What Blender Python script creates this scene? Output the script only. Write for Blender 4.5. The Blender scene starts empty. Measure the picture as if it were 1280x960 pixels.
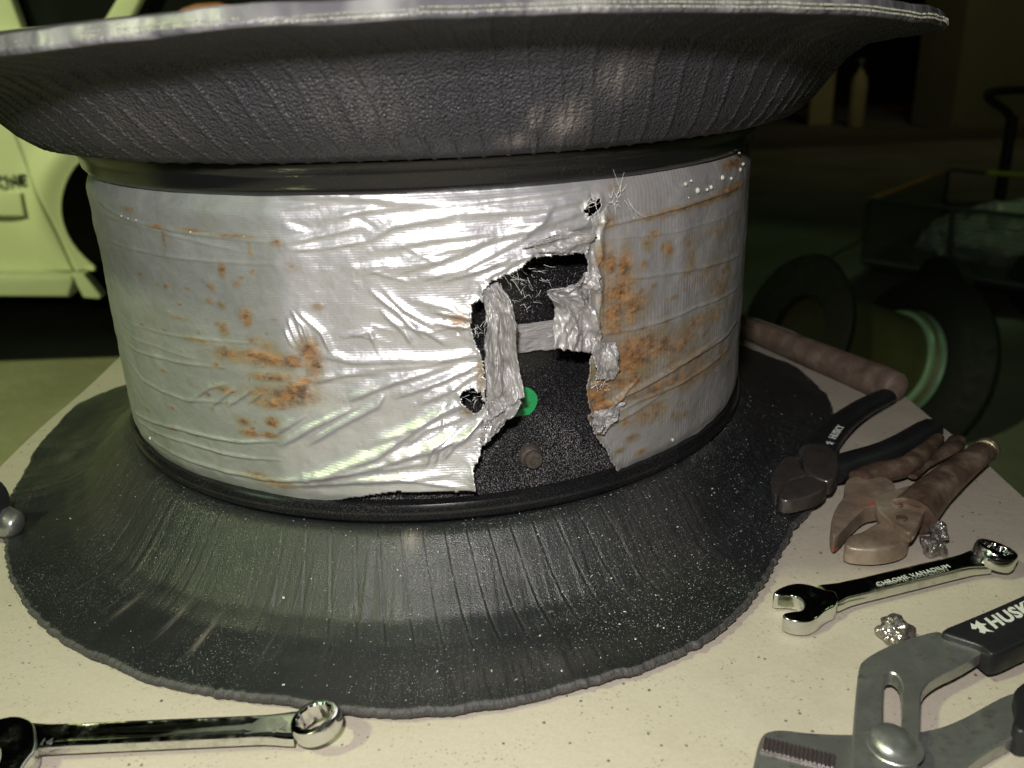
import bpy, bmesh, math, random
import numpy as np
from mathutils import Vector, Matrix, noise as mnoise
random.seed(7); rng = np.random.default_rng(7)
S = bpy.context.scene
R_ = math.radians

# ------------------------------------------------------------------ camera
CAM = np.array([0.0, -0.59037, 0.26766])
FW = np.array([0.07726571, 0.93049547, -0.35806172])
RT = np.array([0.9949644, -0.09495981, -0.03207001])
UP = np.array([0.06384247, 0.35378075, 0.933147])
FPX = 1123.439                                    # focal length in pixels of a 1280 px wide frame
cd = bpy.data.cameras.new('camera'); cam = bpy.data.objects.new('camera', cd)
S.collection.objects.link(cam); S.camera = cam
cd.sensor_width = 36; cd.lens = FPX / 1280 * 36; cd.clip_start = 0.01; cd.clip_end = 200
cam.matrix_world = Matrix(((RT[0], UP[0], -FW[0], CAM[0]), (RT[1], UP[1], -FW[1], CAM[1]),
                           (RT[2], UP[2], -FW[2], CAM[2]), (0, 0, 0, 1)))
cd.dof.use_dof = True; cd.dof.focus_distance = 0.46; cd.dof.aperture_fstop = 11

# ------------------------------------------------------------------ world, lamps and added fills, exposure
w = bpy.data.worlds.new('World'); S.world = w; w.use_nodes = True
w.node_tree.nodes['Background'].inputs[0].default_value = (0.32, 0.45, 0.30, 1)
w.node_tree.nodes['Background'].inputs[1].default_value = 0.003
S.view_settings.view_transform = 'Standard'; S.view_settings.look = 'None'
S.view_settings.exposure = 0; S.view_settings.gamma = 1
def aim(o, target):
    o.rotation_euler = (Vector(target) - o.location).to_track_quat('-Z', 'Y').to_euler()
def area(name, loc, target, sx, sy, power, col):
    l = bpy.data.lights.new(name, 'AREA'); l.shape = 'RECTANGLE'; l.size = sx; l.size_y = sy
    l.energy = power; l.color = col
    o = bpy.data.objects.new(name, l); S.collection.objects.link(o); o.location = loc; aim(o, target); return o
def spot(name, loc, target, power, col, angle, blend, rad):
    l = bpy.data.lights.new(name, 'SPOT'); l.energy = power; l.color = col
    l.spot_size = R_(angle); l.spot_blend = blend; l.shadow_soft_size = rad
    o = bpy.data.objects.new(name, l); S.collection.objects.link(o); o.location = loc; aim(o, target); return o
area('flash', (-0.03, -0.61, 0.368), (0.02, 0.0, 0.15), 0.030, 0.02, 3.3, (1.0, 0.95, 0.93))
spot('yard_lamp', (-3.4, -2.2, 3.4), (-1.9, 2.4, -0.3), 1250, (0.90, 1.0, 0.42), 42, 0.25, 0.10)
spot('bench_spot', (-1.65, -0.85, 2.1), (-0.02, -0.12, 0.0), 135, (0.86, 1.0, 0.50), 40, 0.3, 0.10)  # split off from the yard light, added to cover the bench alone
spot('cart_fill', (3.6, 1.2, 2.2), (2.0, 2.7, 0.1), 22, (0.70, 1.0, 0.50), 34, 0.6, 0.05)  # added fill for green glints on the cart; no known source there
area('far_fill', (3.2, 0.6, 3.0), (2.3, 4.0, -0.5), 0.5, 0.5, 4, (0.60, 1.0, 0.45))  # dim fill added to lift the objects at back right
area('far_warm_fill', (4.0, 6.0, 3.0), (5.0, 9.5, 0.0), 0.5, 0.5, 6, (1.0, 0.85, 0.5))  # warm fill added to brighten the door board and pillar
area('side_fill', (-3.4, -1.6, 1.5), (0, 0, 0.12), 0.8, 1.2, 9, (0.62, 1.0, 0.58))  # soft green fill added for the left side of the tape

# ------------------------------------------------------------------ measuring helpers (real surfaces only)
def ray(px, py):
    d = FW + RT * ((px - 640) / FPX) - UP * ((py - 480) / FPX)
    return d / np.linalg.norm(d)
def on_level(px, py, z=0.0):                      # a spot on a level plane
    d = ray(px, py); return Vector(CAM + d * ((z - CAM[2]) / d[2]))
def on_wall(px, py, Y):                           # a spot on an upright plane
    d = ray(px, py); return Vector(CAM + d * ((Y - CAM[1]) / d[1]))
def on_drum(px, py, R=0.2):                       # angle (deg) and height on the drum
    d = ray(px, py); a = d[0]**2 + d[1]**2; b = 2 * (CAM[0]*d[0] + CAM[1]*d[1]); c = CAM[0]**2 + CAM[1]**2 - R*R
    q = CAM + d * ((-b - math.sqrt(max(b*b - 4*a*c, 0))) / (2*a))
    return math.degrees(math.atan2(q[0], -q[1])), q[2]
def cyl(th, r, z):
    t = R_(th); return Vector((r*math.sin(t), -r*math.cos(t), z))

# ------------------------------------------------------------------ objects
def link(o, parent=None):
    S.collection.objects.link(o)
    if parent is not None: o.parent = parent
    return o
def tag(o, label=None, cat=None, group=None, kind=None):
    if label: o['label'] = label
    if cat: o['category'] = cat
    if group: o['group'] = group
    if kind: o['kind'] = kind
    return o
def thing(name, loc, label, cat, group=None):
    o = bpy.data.objects.new(name, None); o.empty_display_size = 0.02; link(o); o.location = loc
    return tag(o, label, cat, group)
def origin_of(p):
    v = Vector((0, 0, 0))
    while p is not None: v += p.location; p = p.parent
    return v
def mesh_obj(name, verts, faces, mat, parent=None, smooth=False, mats=None, fmat=None):
    me = bpy.data.meshes.new(name); off = origin_of(parent)
    me.from_pydata([tuple(Vector(v) - off) for v in verts], [], faces)
    for m in (mats or [mat]): me.materials.append(m)
    if fmat is not None: me.polygons.foreach_set('material_index', fmat)
    if smooth: me.polygons.foreach_set('use_smooth', [True]*len(me.polygons))
    me.update(); return link(bpy.data.objects.new(name, me), parent)
def from_bm(name, bm, mat, parent=None, smooth=False):
    bmesh.ops.recalc_face_normals(bm, faces=bm.faces)
    me = bpy.data.meshes.new(name); bm.to_mesh(me); bm.free()
    off = origin_of(parent); me.transform(Matrix.Translation(-off)); me.materials.append(mat)
    if smooth:
        me.polygons.foreach_set('use_smooth', [True]*len(me.polygons)); me.set_sharp_from_angle(angle=R_(38))
    return link(bpy.data.objects.new(name, me), parent)
def grid_faces(nu, nv, wrap=False):
    i = np.arange(nu if wrap else nu-1)[:, None]; j = np.arange(nv-1)[None, :]
    i2 = (i+1) % nu
    f = np.stack([i*nv+j + 0*i, i2*nv+j, i2*nv+j+1, i*nv+j+1], -1).reshape(-1, 4)
    return f
def np_mesh(name, V, F, mat, parent=None, mats=None, fmat=None, smooth=True, attrs=None):
    V = np.asarray(V, float) - np.array(origin_of(parent))
    me = bpy.data.meshes.new(name)
    me.vertices.add(len(V)); me.vertices.foreach_set('co', V.astype(np.float32).ravel())
    me.loops.add(F.size); me.loops.foreach_set('vertex_index', F.astype(np.int32).ravel())
    me.polygons.add(len(F)); me.polygons.foreach_set('loop_start', (np.arange(len(F))*4).astype(np.int32))
    for m in (mats or [mat]): me.materials.append(m)
    if fmat is not None: me.polygons.foreach_set('material_index', fmat.astype(np.int32))
    me.polygons.foreach_set('use_smooth', np.full(len(F), smooth))
    for k, a in (attrs or {}).items():
        at = me.attributes.new(k, 'FLOAT', 'POINT'); at.data.foreach_set('value', a.astype(np.float32).ravel())
    me.update(calc_edges=True); me.validate()
    return link(bpy.data.objects.new(name, me), parent)
# value noise
_tab = rng.random((256, 256))
def vnoise(x, y):
    xi = np.floor(x).astype(int); yi = np.floor(y).astype(int); fx = x-xi; fy = y-yi
    fx = fx*fx*(3-2*fx); fy = fy*fy*(3-2*fy); g = lambda a, b: _tab[a % 256, b % 256]
    return (g(xi, yi)*(1-fx)+g(xi+1, yi)*fx)*(1-fy) + (g(xi, yi+1)*(1-fx)+g(xi+1, yi+1)*fx)*fy
def fbm(x, y, o=4):
    s = 0; a = .5
    for k in range(o): s = s + a*vnoise(x*2**k+17*k, y*2**k+31*k); a *= .5
    return s / (1-.5**o)
def sstep(a, b, x):
    t = np.clip((x-a)/(b-a), 0, 1); return t*t*(3-2*t)

# shapes
def prism(pts, thick, bevel=0.0, seg=2):          # pts: 3-D outline of the top face
    bm = bmesh.new()
    top = [bm.verts.new(p) for p in pts]; bot = [bm.verts.new((p[0], p[1], p[2]-thick)) for p in pts]
    n = len(pts); ft = bm.faces.new(top); bm.faces.new(bot[::-1])
    for i in range(n): bm.faces.new((top[i], bot[i], bot[(i+1) % n], top[(i+1) % n]))
    bmesh.ops.recalc_face_normals(bm, faces=bm.faces)
    if bevel:
        es = [e for e in ft.edges]
        bmesh.ops.bevel(bm, geom=es, offset=bevel, segments=seg, profile=.6, affect='EDGES', clamp_overlap=True)
    return bm
def smooth_loop(pts, it=2):                       # Chaikin
    for _ in range(it):
        q = []
        for i in range(len(pts)):
            a, b = Vector(pts[i]), Vector(pts[(i+1) % len(pts)]); q += [a*.75+b*.25, a*.25+b*.75]
        pts = q
    return pts
def smooth_path(pts, it=2):
    pts = [Vector(p) for p in pts]
    for _ in range(it):
        q = [pts[0]]
        for i in range(len(pts)-1):
            a, b = pts[i], pts[i+1]; q += [a*.75+b*.25, a*.25+b*.75]
        q.append(pts[-1]); pts = q
    return pts
def tube(bm, pts, rad, seg=14, flat=1.0, caps=True):   # flat: squash along z
    rings = []; n = len(pts)
    rads = rad if hasattr(rad, '__len__') else [rad]*n
    for i in range(n):
        d = (Vector(pts[min(i+1, n-1)]) - Vector(pts[max(i-1, 0)])).normalized()
        side = d.cross(Vector((0, 0, 1)))
        if side.length < 1e-4: side = Vector((1, 0, 0))
        side.normalize(); up = side.cross(d).normalized()
        rings.append([bm.verts.new(Vector(pts[i]) + side*math.cos(2*math.pi*k/seg)*rads[i] + up*math.sin(2*math.pi*k/seg)*rads[i]*flat) for k in range(seg)])
    for a, b in zip(rings, rings[1:]):
        for k in range(seg): bm.faces.new((a[k], a[(k+1) % seg], b[(k+1) % seg], b[k]))
    if caps:
        bm.faces.new(rings[0][::-1]); bm.faces.new(rings[-1])
    return bm
def box(bm, x0, x1, y0, y1, z0, z1):
    v = [bm.verts.new((x, y, z)) for x in (x0, x1) for y in (y0, y1) for z in (z0, z1)]
    for f in ((0, 1, 3, 2), (4, 6, 7, 5), (0, 4, 5, 1), (2, 3, 7, 6), (0, 2, 6, 4), (1, 5, 7, 3)): bm.faces.new([v[k] for k in f])
    return bm
def lathe(prof, seg=64, center=(0, 0, 0), axis=None, closed=False):
    bm = bmesh.new(); rings = []
    M = Matrix.Translation(center)
    if axis is not None: M = M @ Vector((0, 0, 1)).rotation_difference(Vector(axis)).to_matrix().to_4x4()
    for r, z in prof:
        rings.append([bm.verts.new(M @ Vector((r*math.cos(2*math.pi*k/seg), r*math.sin(2*math.pi*k/seg), z))) for k in range(seg)])
    pr = list(zip(rings, rings[1:]));
    if closed: pr.append((rings[-1], rings[0]))
    for a, b in pr:
        for k in range(seg): bm.faces.new((a[k], a[(k+1) % seg], b[(k+1) % seg], b[k]))
    return bm
def cap_lathe(bm):
    bmesh.ops.holes_fill(bm, edges=[e for e in bm.edges if len(e.link_faces) == 1], sides=0); return bm

# ------------------------------------------------------------------ materials
class NT:
    def __init__(s, name):
        s.m = bpy.data.materials.new(name); s.m.use_nodes = True; s.t = s.m.node_tree
        s.b = s.t.nodes['Principled BSDF']; s.co = s.t.nodes.new('ShaderNodeTexCoord')
    def n(s, kind, **kw):
        o = s.t.nodes.new(kind)
        for k, v in kw.items():
            if k in o.inputs: o.inputs[k].default_value = v
            else: setattr(o, k, v)
        return o
    def l(s, a, b): s.t.links.new(a, b)
    def noise(s, scale, detail=4, rough=.55, vec=None):
        o = s.n('ShaderNodeTexNoise'); o.inputs['Scale'].default_value = scale; o.inputs['Detail'].default_value = detail
        o.inputs['Roughness'].default_value = rough; s.l(vec or s.co.outputs['Object'], o.inputs['Vector']); return o.outputs['Fac']
    def stretch(s, sc):
        o = s.n('ShaderNodeMapping'); o.inputs['Scale'].default_value = sc; s.l(s.co.outputs['Object'], o.inputs['Vector']); return o.outputs[0]
    def ramp(s, fac, stops):
        o = s.n('ShaderNodeValToRGB'); e = o.color_ramp.elements
        while len(e) < len(stops): e.new(.5)
        for k, (p, c) in zip(e, stops):
            k.position = p; k.color = (c, c, c, 1) if not hasattr(c, '__len__') else (*c[:3], 1)
        s.l(fac, o.inputs[0]); return o.outputs[0]
    def mix(s, fac, a, b):
        o = s.n('ShaderNodeMix'); o.data_type = 'RGBA'
        for v, i in ((fac, 0), (a, 6), (b, 7)):
            if isinstance(v, (int, float)): o.inputs[i].default_value = v
            elif hasattr(v, '__len__'): o.inputs[i].default_value = (*v[:3], 1)
            else: s.l(v, o.inputs[i])
        return o.outputs[2]
    def math(s, op, a, b=0):
        o = s.n('ShaderNodeMath'); o.operation = op
        for v, i in ((a, 0), (b, 1)):
            if isinstance(v, (int, float)): o.inputs[i].default_value = v
            else: s.l(v, o.inputs[i])
        return o.outputs[0]
    def attr(s, name):
        o = s.n('ShaderNodeAttribute'); o.attribute_name = name; return o.outputs['Fac']
    def bump(s, h, strength=.5, dist=.001, prev=None):
        o = s.n('ShaderNodeBump'); o.inputs['Strength'].default_value = strength; o.inputs['Distance'].default_value = dist
        s.l(h, o.inputs['Height'])
        if prev is not None: s.l(prev, o.inputs['Normal'])
        return o.outputs[0]
    def set(s, **kw):
        names = dict(color='Base Color', rough='Roughness', metal='Metallic', normal='Normal', spec='Specular IOR Level', coat='Coat Weight', aniso='Anisotropic')
        for k, v in kw.items():
            i = s.b.inputs[names[k]]
            if isinstance(v, (int, float)): i.default_value = v
            elif hasattr(v, '__len__'): i.default_value = (*v[:3], 1)
            else: s.l(v, i)
        return s.m
def simple(name, col, rough=.5, metal=0, var=.25, scale=40, bump=.15, bscale=300, dist=.0005):
    k = NT(name); n = k.noise(scale)
    lo = tuple(c*(1-var) for c in col); hi = tuple(min(c*(1+var), 1) for c in col)
    return k.set(color=k.mix(n, lo, hi), rough=k.ramp(k.noise(scale*2.3), [(.3, max(rough-.1, .03)), (.7, min(rough+.1, 1))]), metal=metal,
                 normal=k.bump(k.noise(bscale), bump, dist))

# rubber liner, pebbled
def rubber(name, base, pebble, strength, dust, r0=.42, sp=.6):
    k = NT(name); v = k.n('ShaderNodeTexVoronoi'); v.inputs['Scale'].default_value = pebble; k.l(k.co.outputs['Object'], v.inputs['Vector'])
    n1 = k.noise(900, 2); big = k.noise(14, 5)
    b = k.bump(k.math('SUBTRACT', 1.0, v.outputs['Distance']), strength, .0009); b = k.bump(n1, .35, .0004, b)
    col = k.mix(big, tuple(c*.7 for c in base), tuple(c*1.35 for c in base))
    d2 = k.noise(1500, 1, .4); dm = k.math('MULTIPLY', k.ramp(d2, [(.66, 0), (.74, 1)]), k.ramp(k.noise(11, 4), [(.38, 0), (.62, 1)]))
    col = k.mix(k.math('MULTIPLY', dm, dust), col, (.42, .42, .40))
    sm = k.ramp(k.noise(9, 6, .7), [(.60, 0), (.72, 1)])
    col = k.mix(k.math('MULTIPLY', sm, .25), col, (.20, .185, .165))
    col = k.mix(k.attr('scuff'), col, (.24, .21, .19))
    return k.set(color=col, rough=k.ramp(k.noise(60), [(.3, r0), (.7, r0+.13)]), normal=b, spec=sp)
M_liner_up = rubber('pebbled_liner_rubber', (.030, .030, .034), 820, 1.0, .12, .40, .34)
M_liner_low = rubber('dusty_liner_rubber', (.011, .0122, .0138), 1700, .25, .8, .34)
M_tread = simple('tread_rubber', (.03, .03, .032), .7, 0, .3, 30, .4, 200)
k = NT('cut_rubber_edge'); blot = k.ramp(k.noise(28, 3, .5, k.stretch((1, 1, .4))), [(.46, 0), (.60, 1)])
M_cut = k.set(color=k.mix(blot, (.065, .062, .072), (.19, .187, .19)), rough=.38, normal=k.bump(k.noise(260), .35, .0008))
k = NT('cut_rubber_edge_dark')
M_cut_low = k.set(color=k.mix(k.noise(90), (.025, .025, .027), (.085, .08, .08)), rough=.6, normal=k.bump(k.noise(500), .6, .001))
M_cord = simple('cut_cord_wire', (.55, .55, .45), .35, .5, .3, 400, .1)
# black painted wheel steel, dusty
def black_paint(name, dust):
    k = NT(name)
    f = k.ramp(k.noise(1300, 2, .6), [(.60, 0), (.72, 1)]); zone = k.ramp(k.noise(26, 4), [(.44, .05), (.66, 1)])
    sp_ = k.n('ShaderNodeSeparateXYZ'); k.l(k.co.outputs['Object'], sp_.inputs[0])
    low = k.ramp(sp_.outputs[2], [(.055, 1), (.120, .25), (.16, .05)])
    f = k.math('ADD', f, k.math('MULTIPLY', k.ramp(k.noise(1500, 3, .7), [(.52, 0), (.64, .8)]), low))
    d = k.math('MULTIPLY', k.math('MULTIPLY', f, k.math('ADD', k.math('MULTIPLY', zone, .6), k.math('MULTIPLY', low, .36))), dust)
    scr = k.ramp(k.noise(70, 5, .75, k.stretch((1, 1, 3.5))), [(.66, 0), (.72, 1)])
    col = k.mix(d, (.007, .007, .008), (.34, .33, .33)); col = k.mix(k.math('MULTIPLY', scr, .35*dust), col, (.45, .43, .44))
    r = k.math('ADD', k.math('MULTIPLY', d, .5), .20)
    return k.set(color=col, rough=r, normal=k.bump(k.noise(160), .12, .0006), spec=.42)
M_rim = black_paint('dusty_black_paint', 1.0); M_rim_clean = black_paint('glossy_black_paint', .12)

# duct tape
k = NT('duct_tape')
patch, rust, right = k.attr('patch'), k.attr('rust'), k.attr('right')
sep = k.n('ShaderNodeSeparateXYZ'); k.l(k.co.outputs['Object'], sep.inputs[0])
wz = k.math('SINE', k.math('MULTIPLY', sep.outputs[2], 2*math.pi/.00115))
ang = k.math('ARCTAN2', sep.outputs[0], sep.outputs[1])
wa = k.math('SINE', k.math('MULTIPLY', ang, 2*math.pi/.0125))
inv = k.math('SUBTRACT', 1.0, right)
thr = k.math('ADD', k.math('MULTIPLY', wz, k.math('MULTIPLY', inv, .5)), k.math('MULTIPLY', k.math('MULTIPLY', wa, right), k.ramp(k.noise(25, 2, .5, k.stretch((1, 1, 2.5))), [(.4, .1), (.62, 1.2)])))
nb = k.bump(thr, .22, .00014); nb = k.bump(k.noise(240, 5, .6), .30, .0010, nb); nb = k.bump(k.attr('rust'), .35, .0010, nb)
grime = k.noise(36, 6, .68, k.stretch((1, 1, 1.8)))
dull = k.mix(grime, (.21, .222, .205), (.40, .412, .39))
right_c = k.mix(k.noise(30, 5, .6, k.stretch((2, 2, .6))), (.22, .215, .215), (.45, .44, .44))
shiny = k.mix(k.noise(60, 3), (.46, .46, .47), (.61, .61, .62))
c0 = k.mix(right, dull, right_c); c1 = k.mix(patch, c0, shiny)
speck = k.math('MULTIPLY', k.ramp(k.noise(420, 3, .7), [(.66, 0), (.72, 1)]), k.ramp(k.noise(26, 4), [(.50, 0), (.66, .8)]))
c1 = k.mix(k.math('MULTIPLY', speck, k.math('SUBTRACT', 1.0, k.math('MULTIPLY', patch, .7))), c1, (.10, .09, .07))
stain = k.math('MULTIPLY', k.ramp(k.noise(48, 5, .7), [(.52, 0), (.78, .35)]), k.math('SUBTRACT', 1.0, patch))
c1 = k.mix(stain, c1, (.22, .19, .12))
rc = k.ramp(k.noise(150, 9, .78, k.stretch((1, 1, 1.7))), [(.36, (.022, .013, .009)), (.45, (.10, .050, .022)), (.55, (.24, .115, .034)), (.63, (.31, .18, .06)), (.70, (.15, .12, .065))])
rn = k.math('ADD', k.math('MULTIPLY', k.math('SUBTRACT', k.noise(300, 5, .75, k.stretch((.6, .6, 1.5))), .5), .95), k.math('MULTIPLY', k.math('SUBTRACT', k.noise(85, 6, .7, k.stretch((.8, .8, 1.6))), .5), 1.5))
rf = k.ramp(k.math('ADD', rust, rn), [(.20, 0), (.48, .5), (.80, .95)])
halo = k.math('MULTIPLY', k.ramp(rust, [(.02, 0), (.35, 1)]), k.ramp(k.noise(100, 6, .7), [(.32, .2), (.62, .85)]))
c1 = k.mix(halo, c1, (.27, .22, .12))
rf = k.math('MULTIPLY', rf, k.ramp(rust, [(.08, 0), (.3, 1)]))
col = k.mix(rf, c1, rc)
met = k.math('MULTIPLY', k.math('ADD', k.math('MULTIPLY', patch, .26), .40), k.math('SUBTRACT', 1.0, rf))
ro = k.math('ADD', k.math('SUBTRACT', .47, k.math('MULTIPLY', patch, .06)), k.math('MULTIPLY', rf, .25))
M_tape = k.set(color=col, metal=met, rough=ro, normal=nb, spec=.5)
k = NT('loose_tape')
M_flap = k.set(color=k.mix(k.noise(120, 5, .7), (.19, .182, .175), (.46, .45, .44)), metal=.3, rough=k.ramp(k.noise(90), [(.35, .34), (.65, .55)]), normal=k.bump(k.noise(380, 4), .25, .0010))
M_fibre = simple('tape_fibre', (.75, .76, .72), .4, 0, .1, 100, 0)
k = NT('inner_grey_tape')  # plain grey of the tape band behind the opening
M_inner = k.set(color=k.mix(k.noise(60, 4), (.20, .19, .19), (.36, .35, .35)), metal=.2, rough=.45, normal=k.bump(k.noise(300), .3, .0008))
M_rustmetal = simple('rusty_stub', (.075, .062, .052), .55, .3, .5, 300, .6, 500, .001)
k = NT('green_sticker'); M_green = k.set(color=k.mix(k.ramp(k.noise(260, 4, .7), [(.55, 0), (.66, .8)]), (.012, .27, .075), (.05, .07, .05)), rough=.45, normal=k.bump(k.noise(300), .3, .0006))
M_blackprint = simple('black_print', (.015, .02, .015), .5, 0, .1, 50, 0)
M_white = simple('white_print', (.62, .64, .60), .5, 0, .25, 900, 0)
M_glue = simple('clear_glue', (.40, .43, .36), .12, 0, .15, 200, .1)
# bench
k = NT('speckled_cream_board')
sp = k.n('ShaderNodeTexVoronoi'); sp.inputs['Scale'].default_value = 210; k.l(k.co.outputs['Object'], sp.inputs['Vector'])
dots = k.math('MULTIPLY', k.ramp(sp.outputs['Distance'], [(.10, 1), (.20, 0)]), k.ramp(k.noise(150, 3, .6), [(.54, 0), (.60, 1)]))
sp2 = k.n('ShaderNodeTexVoronoi'); sp2.inputs['Scale'].default_value = 430; k.l(k.co.outputs['Object'], sp2.inputs['Vector'])
dots2 = k.math('MULTIPLY', k.ramp(sp2.outputs['Distance'], [(.15, 1), (.28, 0)]), k.ramp(k.noise(60, 3, .6), [(.50, 0), (.58, .7)]))
base = k.mix(k.noise(13, 5, .6), (.45, .40, .325), (.54, .485, .40))
base = k.mix(k.ramp(k.noise(520, 3), [(.35, .25), (.6, 0)]), base, (.36, .33, .26))
base = k.mix(dots2, base, (.27, .24, .17)); base = k.mix(dots, base, (.06, .055, .045))
stn = k.ramp(k.noise(34, 6, .75), [(.66, 0), (.76, .4)]); base = k.mix(stn, base, (.42, .34, .20))
scr = k.ramp(k.noise(26, 8, .85, k.stretch((1, 9, 1))), [(.655, 0), (.69, .5)])
base = k.mix(scr, base, (.40, .35, .28)); oil = k.ramp(k.noise(7, 5, .7), [(.55, 0), (.70, .35)]); base = k.mix(oil, base, (.33, .29, .22))
M_bench = k.set(color=base, rough=.75, normal=k.bump(k.noise(240, 4), .3, .0008, k.bump(k.noise(18, 3), .35, .004)))
M_bench_frame = simple('bench_frame', (.08, .08, .075), .6)
# tool metals
k = NT('polished_chrome'); sm = k.ramp(k.noise(110, 7, .75), [(.52, 0), (.68, .75)]); M_chrome = k.set(color=k.mix(sm, (.72, .73, .72), (.34, .32, .28)), metal=1.0, rough=k.ramp(k.noise(95, 7, .75), [(.45, .06), (.66, .30)]), normal=k.bump(k.noise(45, 3), .08, .002))
k = NT('brushed_steel')
scr = k.ramp(k.noise(55, 8, .8, k.stretch((1, 7, 1))), [(.60, 0), (.68, 1)])
grm = k.ramp(k.noise(80, 8, .8), [(.54, 0), (.70, .8)])
M_steel = k.set(color=k.mix(k.math('MULTIPLY', scr, .7), k.mix(grm, k.mix(k.noise(40, 6, .7), (.27, .28, .275), (.47, .485, .46)), (.13, .12, .10)), (.62, .64, .60)), metal=.8, rough=k.ramp(k.noise(90, 6, .7), [(.35, .26), (.65, .46)]), normal=k.bump(k.noise(200, 4, .6, k.stretch((1, 6, 1))), .12, .0006))
M_teeth = simple('dark_teeth_steel', (.18, .15, .15), .4, .7, .4, 300, .3)
M_grip = simple('black_grip', (.014, .014, .016), .42, 0, .3, 60, .25, 900, .0004)
k = NT('brown_worn_steel')
n = k.noise(45, 6, .7)
M_brown = k.set(color=k.ramp(n, [(.30, (.045, .030, .022)), (.5, (.16, .105, .075)), (.68, (.34, .25, .18))]), metal=.35, rough=k.ramp(n, [(.3, .3), (.7, .6)]), normal=k.bump(k.noise(160, 4), .4, .001))
k = NT('worn_jaw_steel'); n = k.noise(55, 6, .7); rd = k.ramp(k.noise(38, 3), [(.52, 0), (.62, 1)])
M_jaw_red = k.set(color=k.mix(rd, k.ramp(n, [(.3, (.15, .11, .08)), (.7, (.44, .33, .25))]), (.60, .12, .06)), metal=.3, rough=.42, normal=k.bump(k.noise(170), .35, .001))
k = NT('pale_worn_steel'); n = k.noise(40, 6, .7)
M_jaw_pale = k.set(color=k.ramp(n, [(.3, (.12, .085, .06)), (.5, (.30, .225, .16)), (.7, (.46, .39, .29))]), metal=.35, rough=.42, normal=k.bump(k.noise(170), .35, .001))
M_plierjaw = simple('dark_plier_steel', (.16, .14, .13), .32, .75, .45, 90, .3, 300)
k = NT('worn_wood'); n = k.noise(60, 6, .65, k.stretch((1, 1, 1)))
M_wood = k.set(color=k.ramp(n, [(.3, (.075, .050, .036)), (.5, (.14, .100, .075)), (.7, (.22, .17, .135))]), rough=.6, normal=k.bump(k.noise(210, 5), .5, .001))
k = NT('crumpled_foil'); v = k.n('ShaderNodeTexVoronoi'); v.inputs['Scale'].default_value = 330; k.l(k.co.outputs['Object'], v.inputs['Vector'])
M_foil = k.set(color=k.mix(k.noise(300, 3), (.20, .17, .16), (.62, .58, .55)), metal=.85, rough=.22, normal=k.bump(v.outputs['Distance'], .7, .0012))
# surroundings
k = NT('pale_car_paint'); M_car = k.set(color=k.mix(k.noise(3, 3), (.50, .52, .42), (.56, .58, .46)), rough=.35, coat=.4, normal=k.bump(k.noise(1.5, 2), .02, .01))
M_cartrim = simple('car_trim', (.38, .40, .32), .5, 0, .1, 20, .05)  # darker tone than the body paint, for sill and mud flap
M_glass = simple('dark_window_glass', (.008, .009, .010), .08, 0, .1, 5, 0)
M_tyre = simple('tyre_black', (.010, .010, .010), .8, 0, .3, 20, .3, 90, .003)
k = NT('worn_concrete_floor')
M_floor = k.set(color=k.mix(k.ramp(k.noise(1.3, 6, .6), [(.35, 0), (.65, 1)]), (.17, .17, .13), (.28, .27, .21)), rough=.85, normal=k.bump(k.noise(30, 6), .5, .01))
M_wall = simple('dull_plaster', (.28, .25, .16), .9, 0, .2, 2, .3, 20, .01)
M_dark = simple('dark_steel', (.035, .035, .035), .45, .4, .3, 10, .1, 60)
M_mesh = simple('mesh_wire', (.06, .065, .06), .5, .4, .2, 20, .1)
M_orange = simple('rusty_rail', (.42, .20, .08), .5, .3, .3, 12, .2, 60)
M_olive = simple('olive_drum_paint', (.12, .12, .05), .55, .1, .4, 9, .2, 60)
M_greenrim = simple('pale_green_rim', (.40, .58, .47), .35, .4, .2, 12, .1, 60)
M_yellow = simple('yellow_green_tube', (.42, .50, .05), .5, 0, .15, 20, .1)
k = NT('clear_plastic_wrap'); M_wrap = k.set(color=(.50, .50, .44), rough=.12, spec=1.0, normal=k.bump(k.noise(13, 3), 1.0, .05)); M_wrap.node_tree.nodes['Principled BSDF'].inputs['Alpha'].default_value = .75
M_board = simple('weathered_door_board', (.62, .52, .28), .8, 0, .25, 8, .3, 40, .004)

# ------------------------------------------------------------------ floor and bench
bm = bmesh.new(); v = [bm.verts.new(p) for p in ((-60, -20, -.75), (60, -20, -.75), (60, 80, -.75), (-60, 80, -.75))]; bm.faces.new(v)
tag(from_bm('ground', bm, M_floor), kind='structure')

bench = thing('workbench', (0, -.1, -.75), 'cream speckled bench top covered with tools, under the taped wheel', 'workbench')
edge = [(-.313, -.75), (.338, -.75), (.344, -.30), (.3465, -.138), (.352, -.07), (.352, -.03), (.357, .02), (.352, .09), (.345, .14), (.335, .20), (.318, .245), (.28, .27), (0, .28), (-.25, .275), (-.30, .25), (-.309, .1), (-.312, .0)]
top = []
for i in range(len(edge)):
    a, b = edge[i], edge[(i+1) % len(edge)]
    for t in range(6):
        x = a[0]+(b[0]-a[0])*t/6; y = a[1]+(b[1]-a[1])*t/6
        top.append((x + .0012*math.sin(31*y+3), y, 0))
from_bm('bench_top', prism(top, .019, .0016), M_bench, bench, True)
bm = bmesh.new(); box(bm, -.27, .31, -.70, .22, -.075, -.021); from_bm('apron', bm, M_bench_frame, bench)
for lx in (-.26, .27):
    for ly in (-.66, .17):
        bm = bmesh.new(); box(bm, lx, lx+.045, ly, ly+.045, -.748, -.077); from_bm('leg', bm, M_bench_frame, bench)

# ------------------------------------------------------------------ the wheel
wheel = thing('cut_open_wheel', (0, 0, .004), 'black wheel wrapped in torn silver duct tape between two flared halves of cut tyre', 'wheel')
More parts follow.
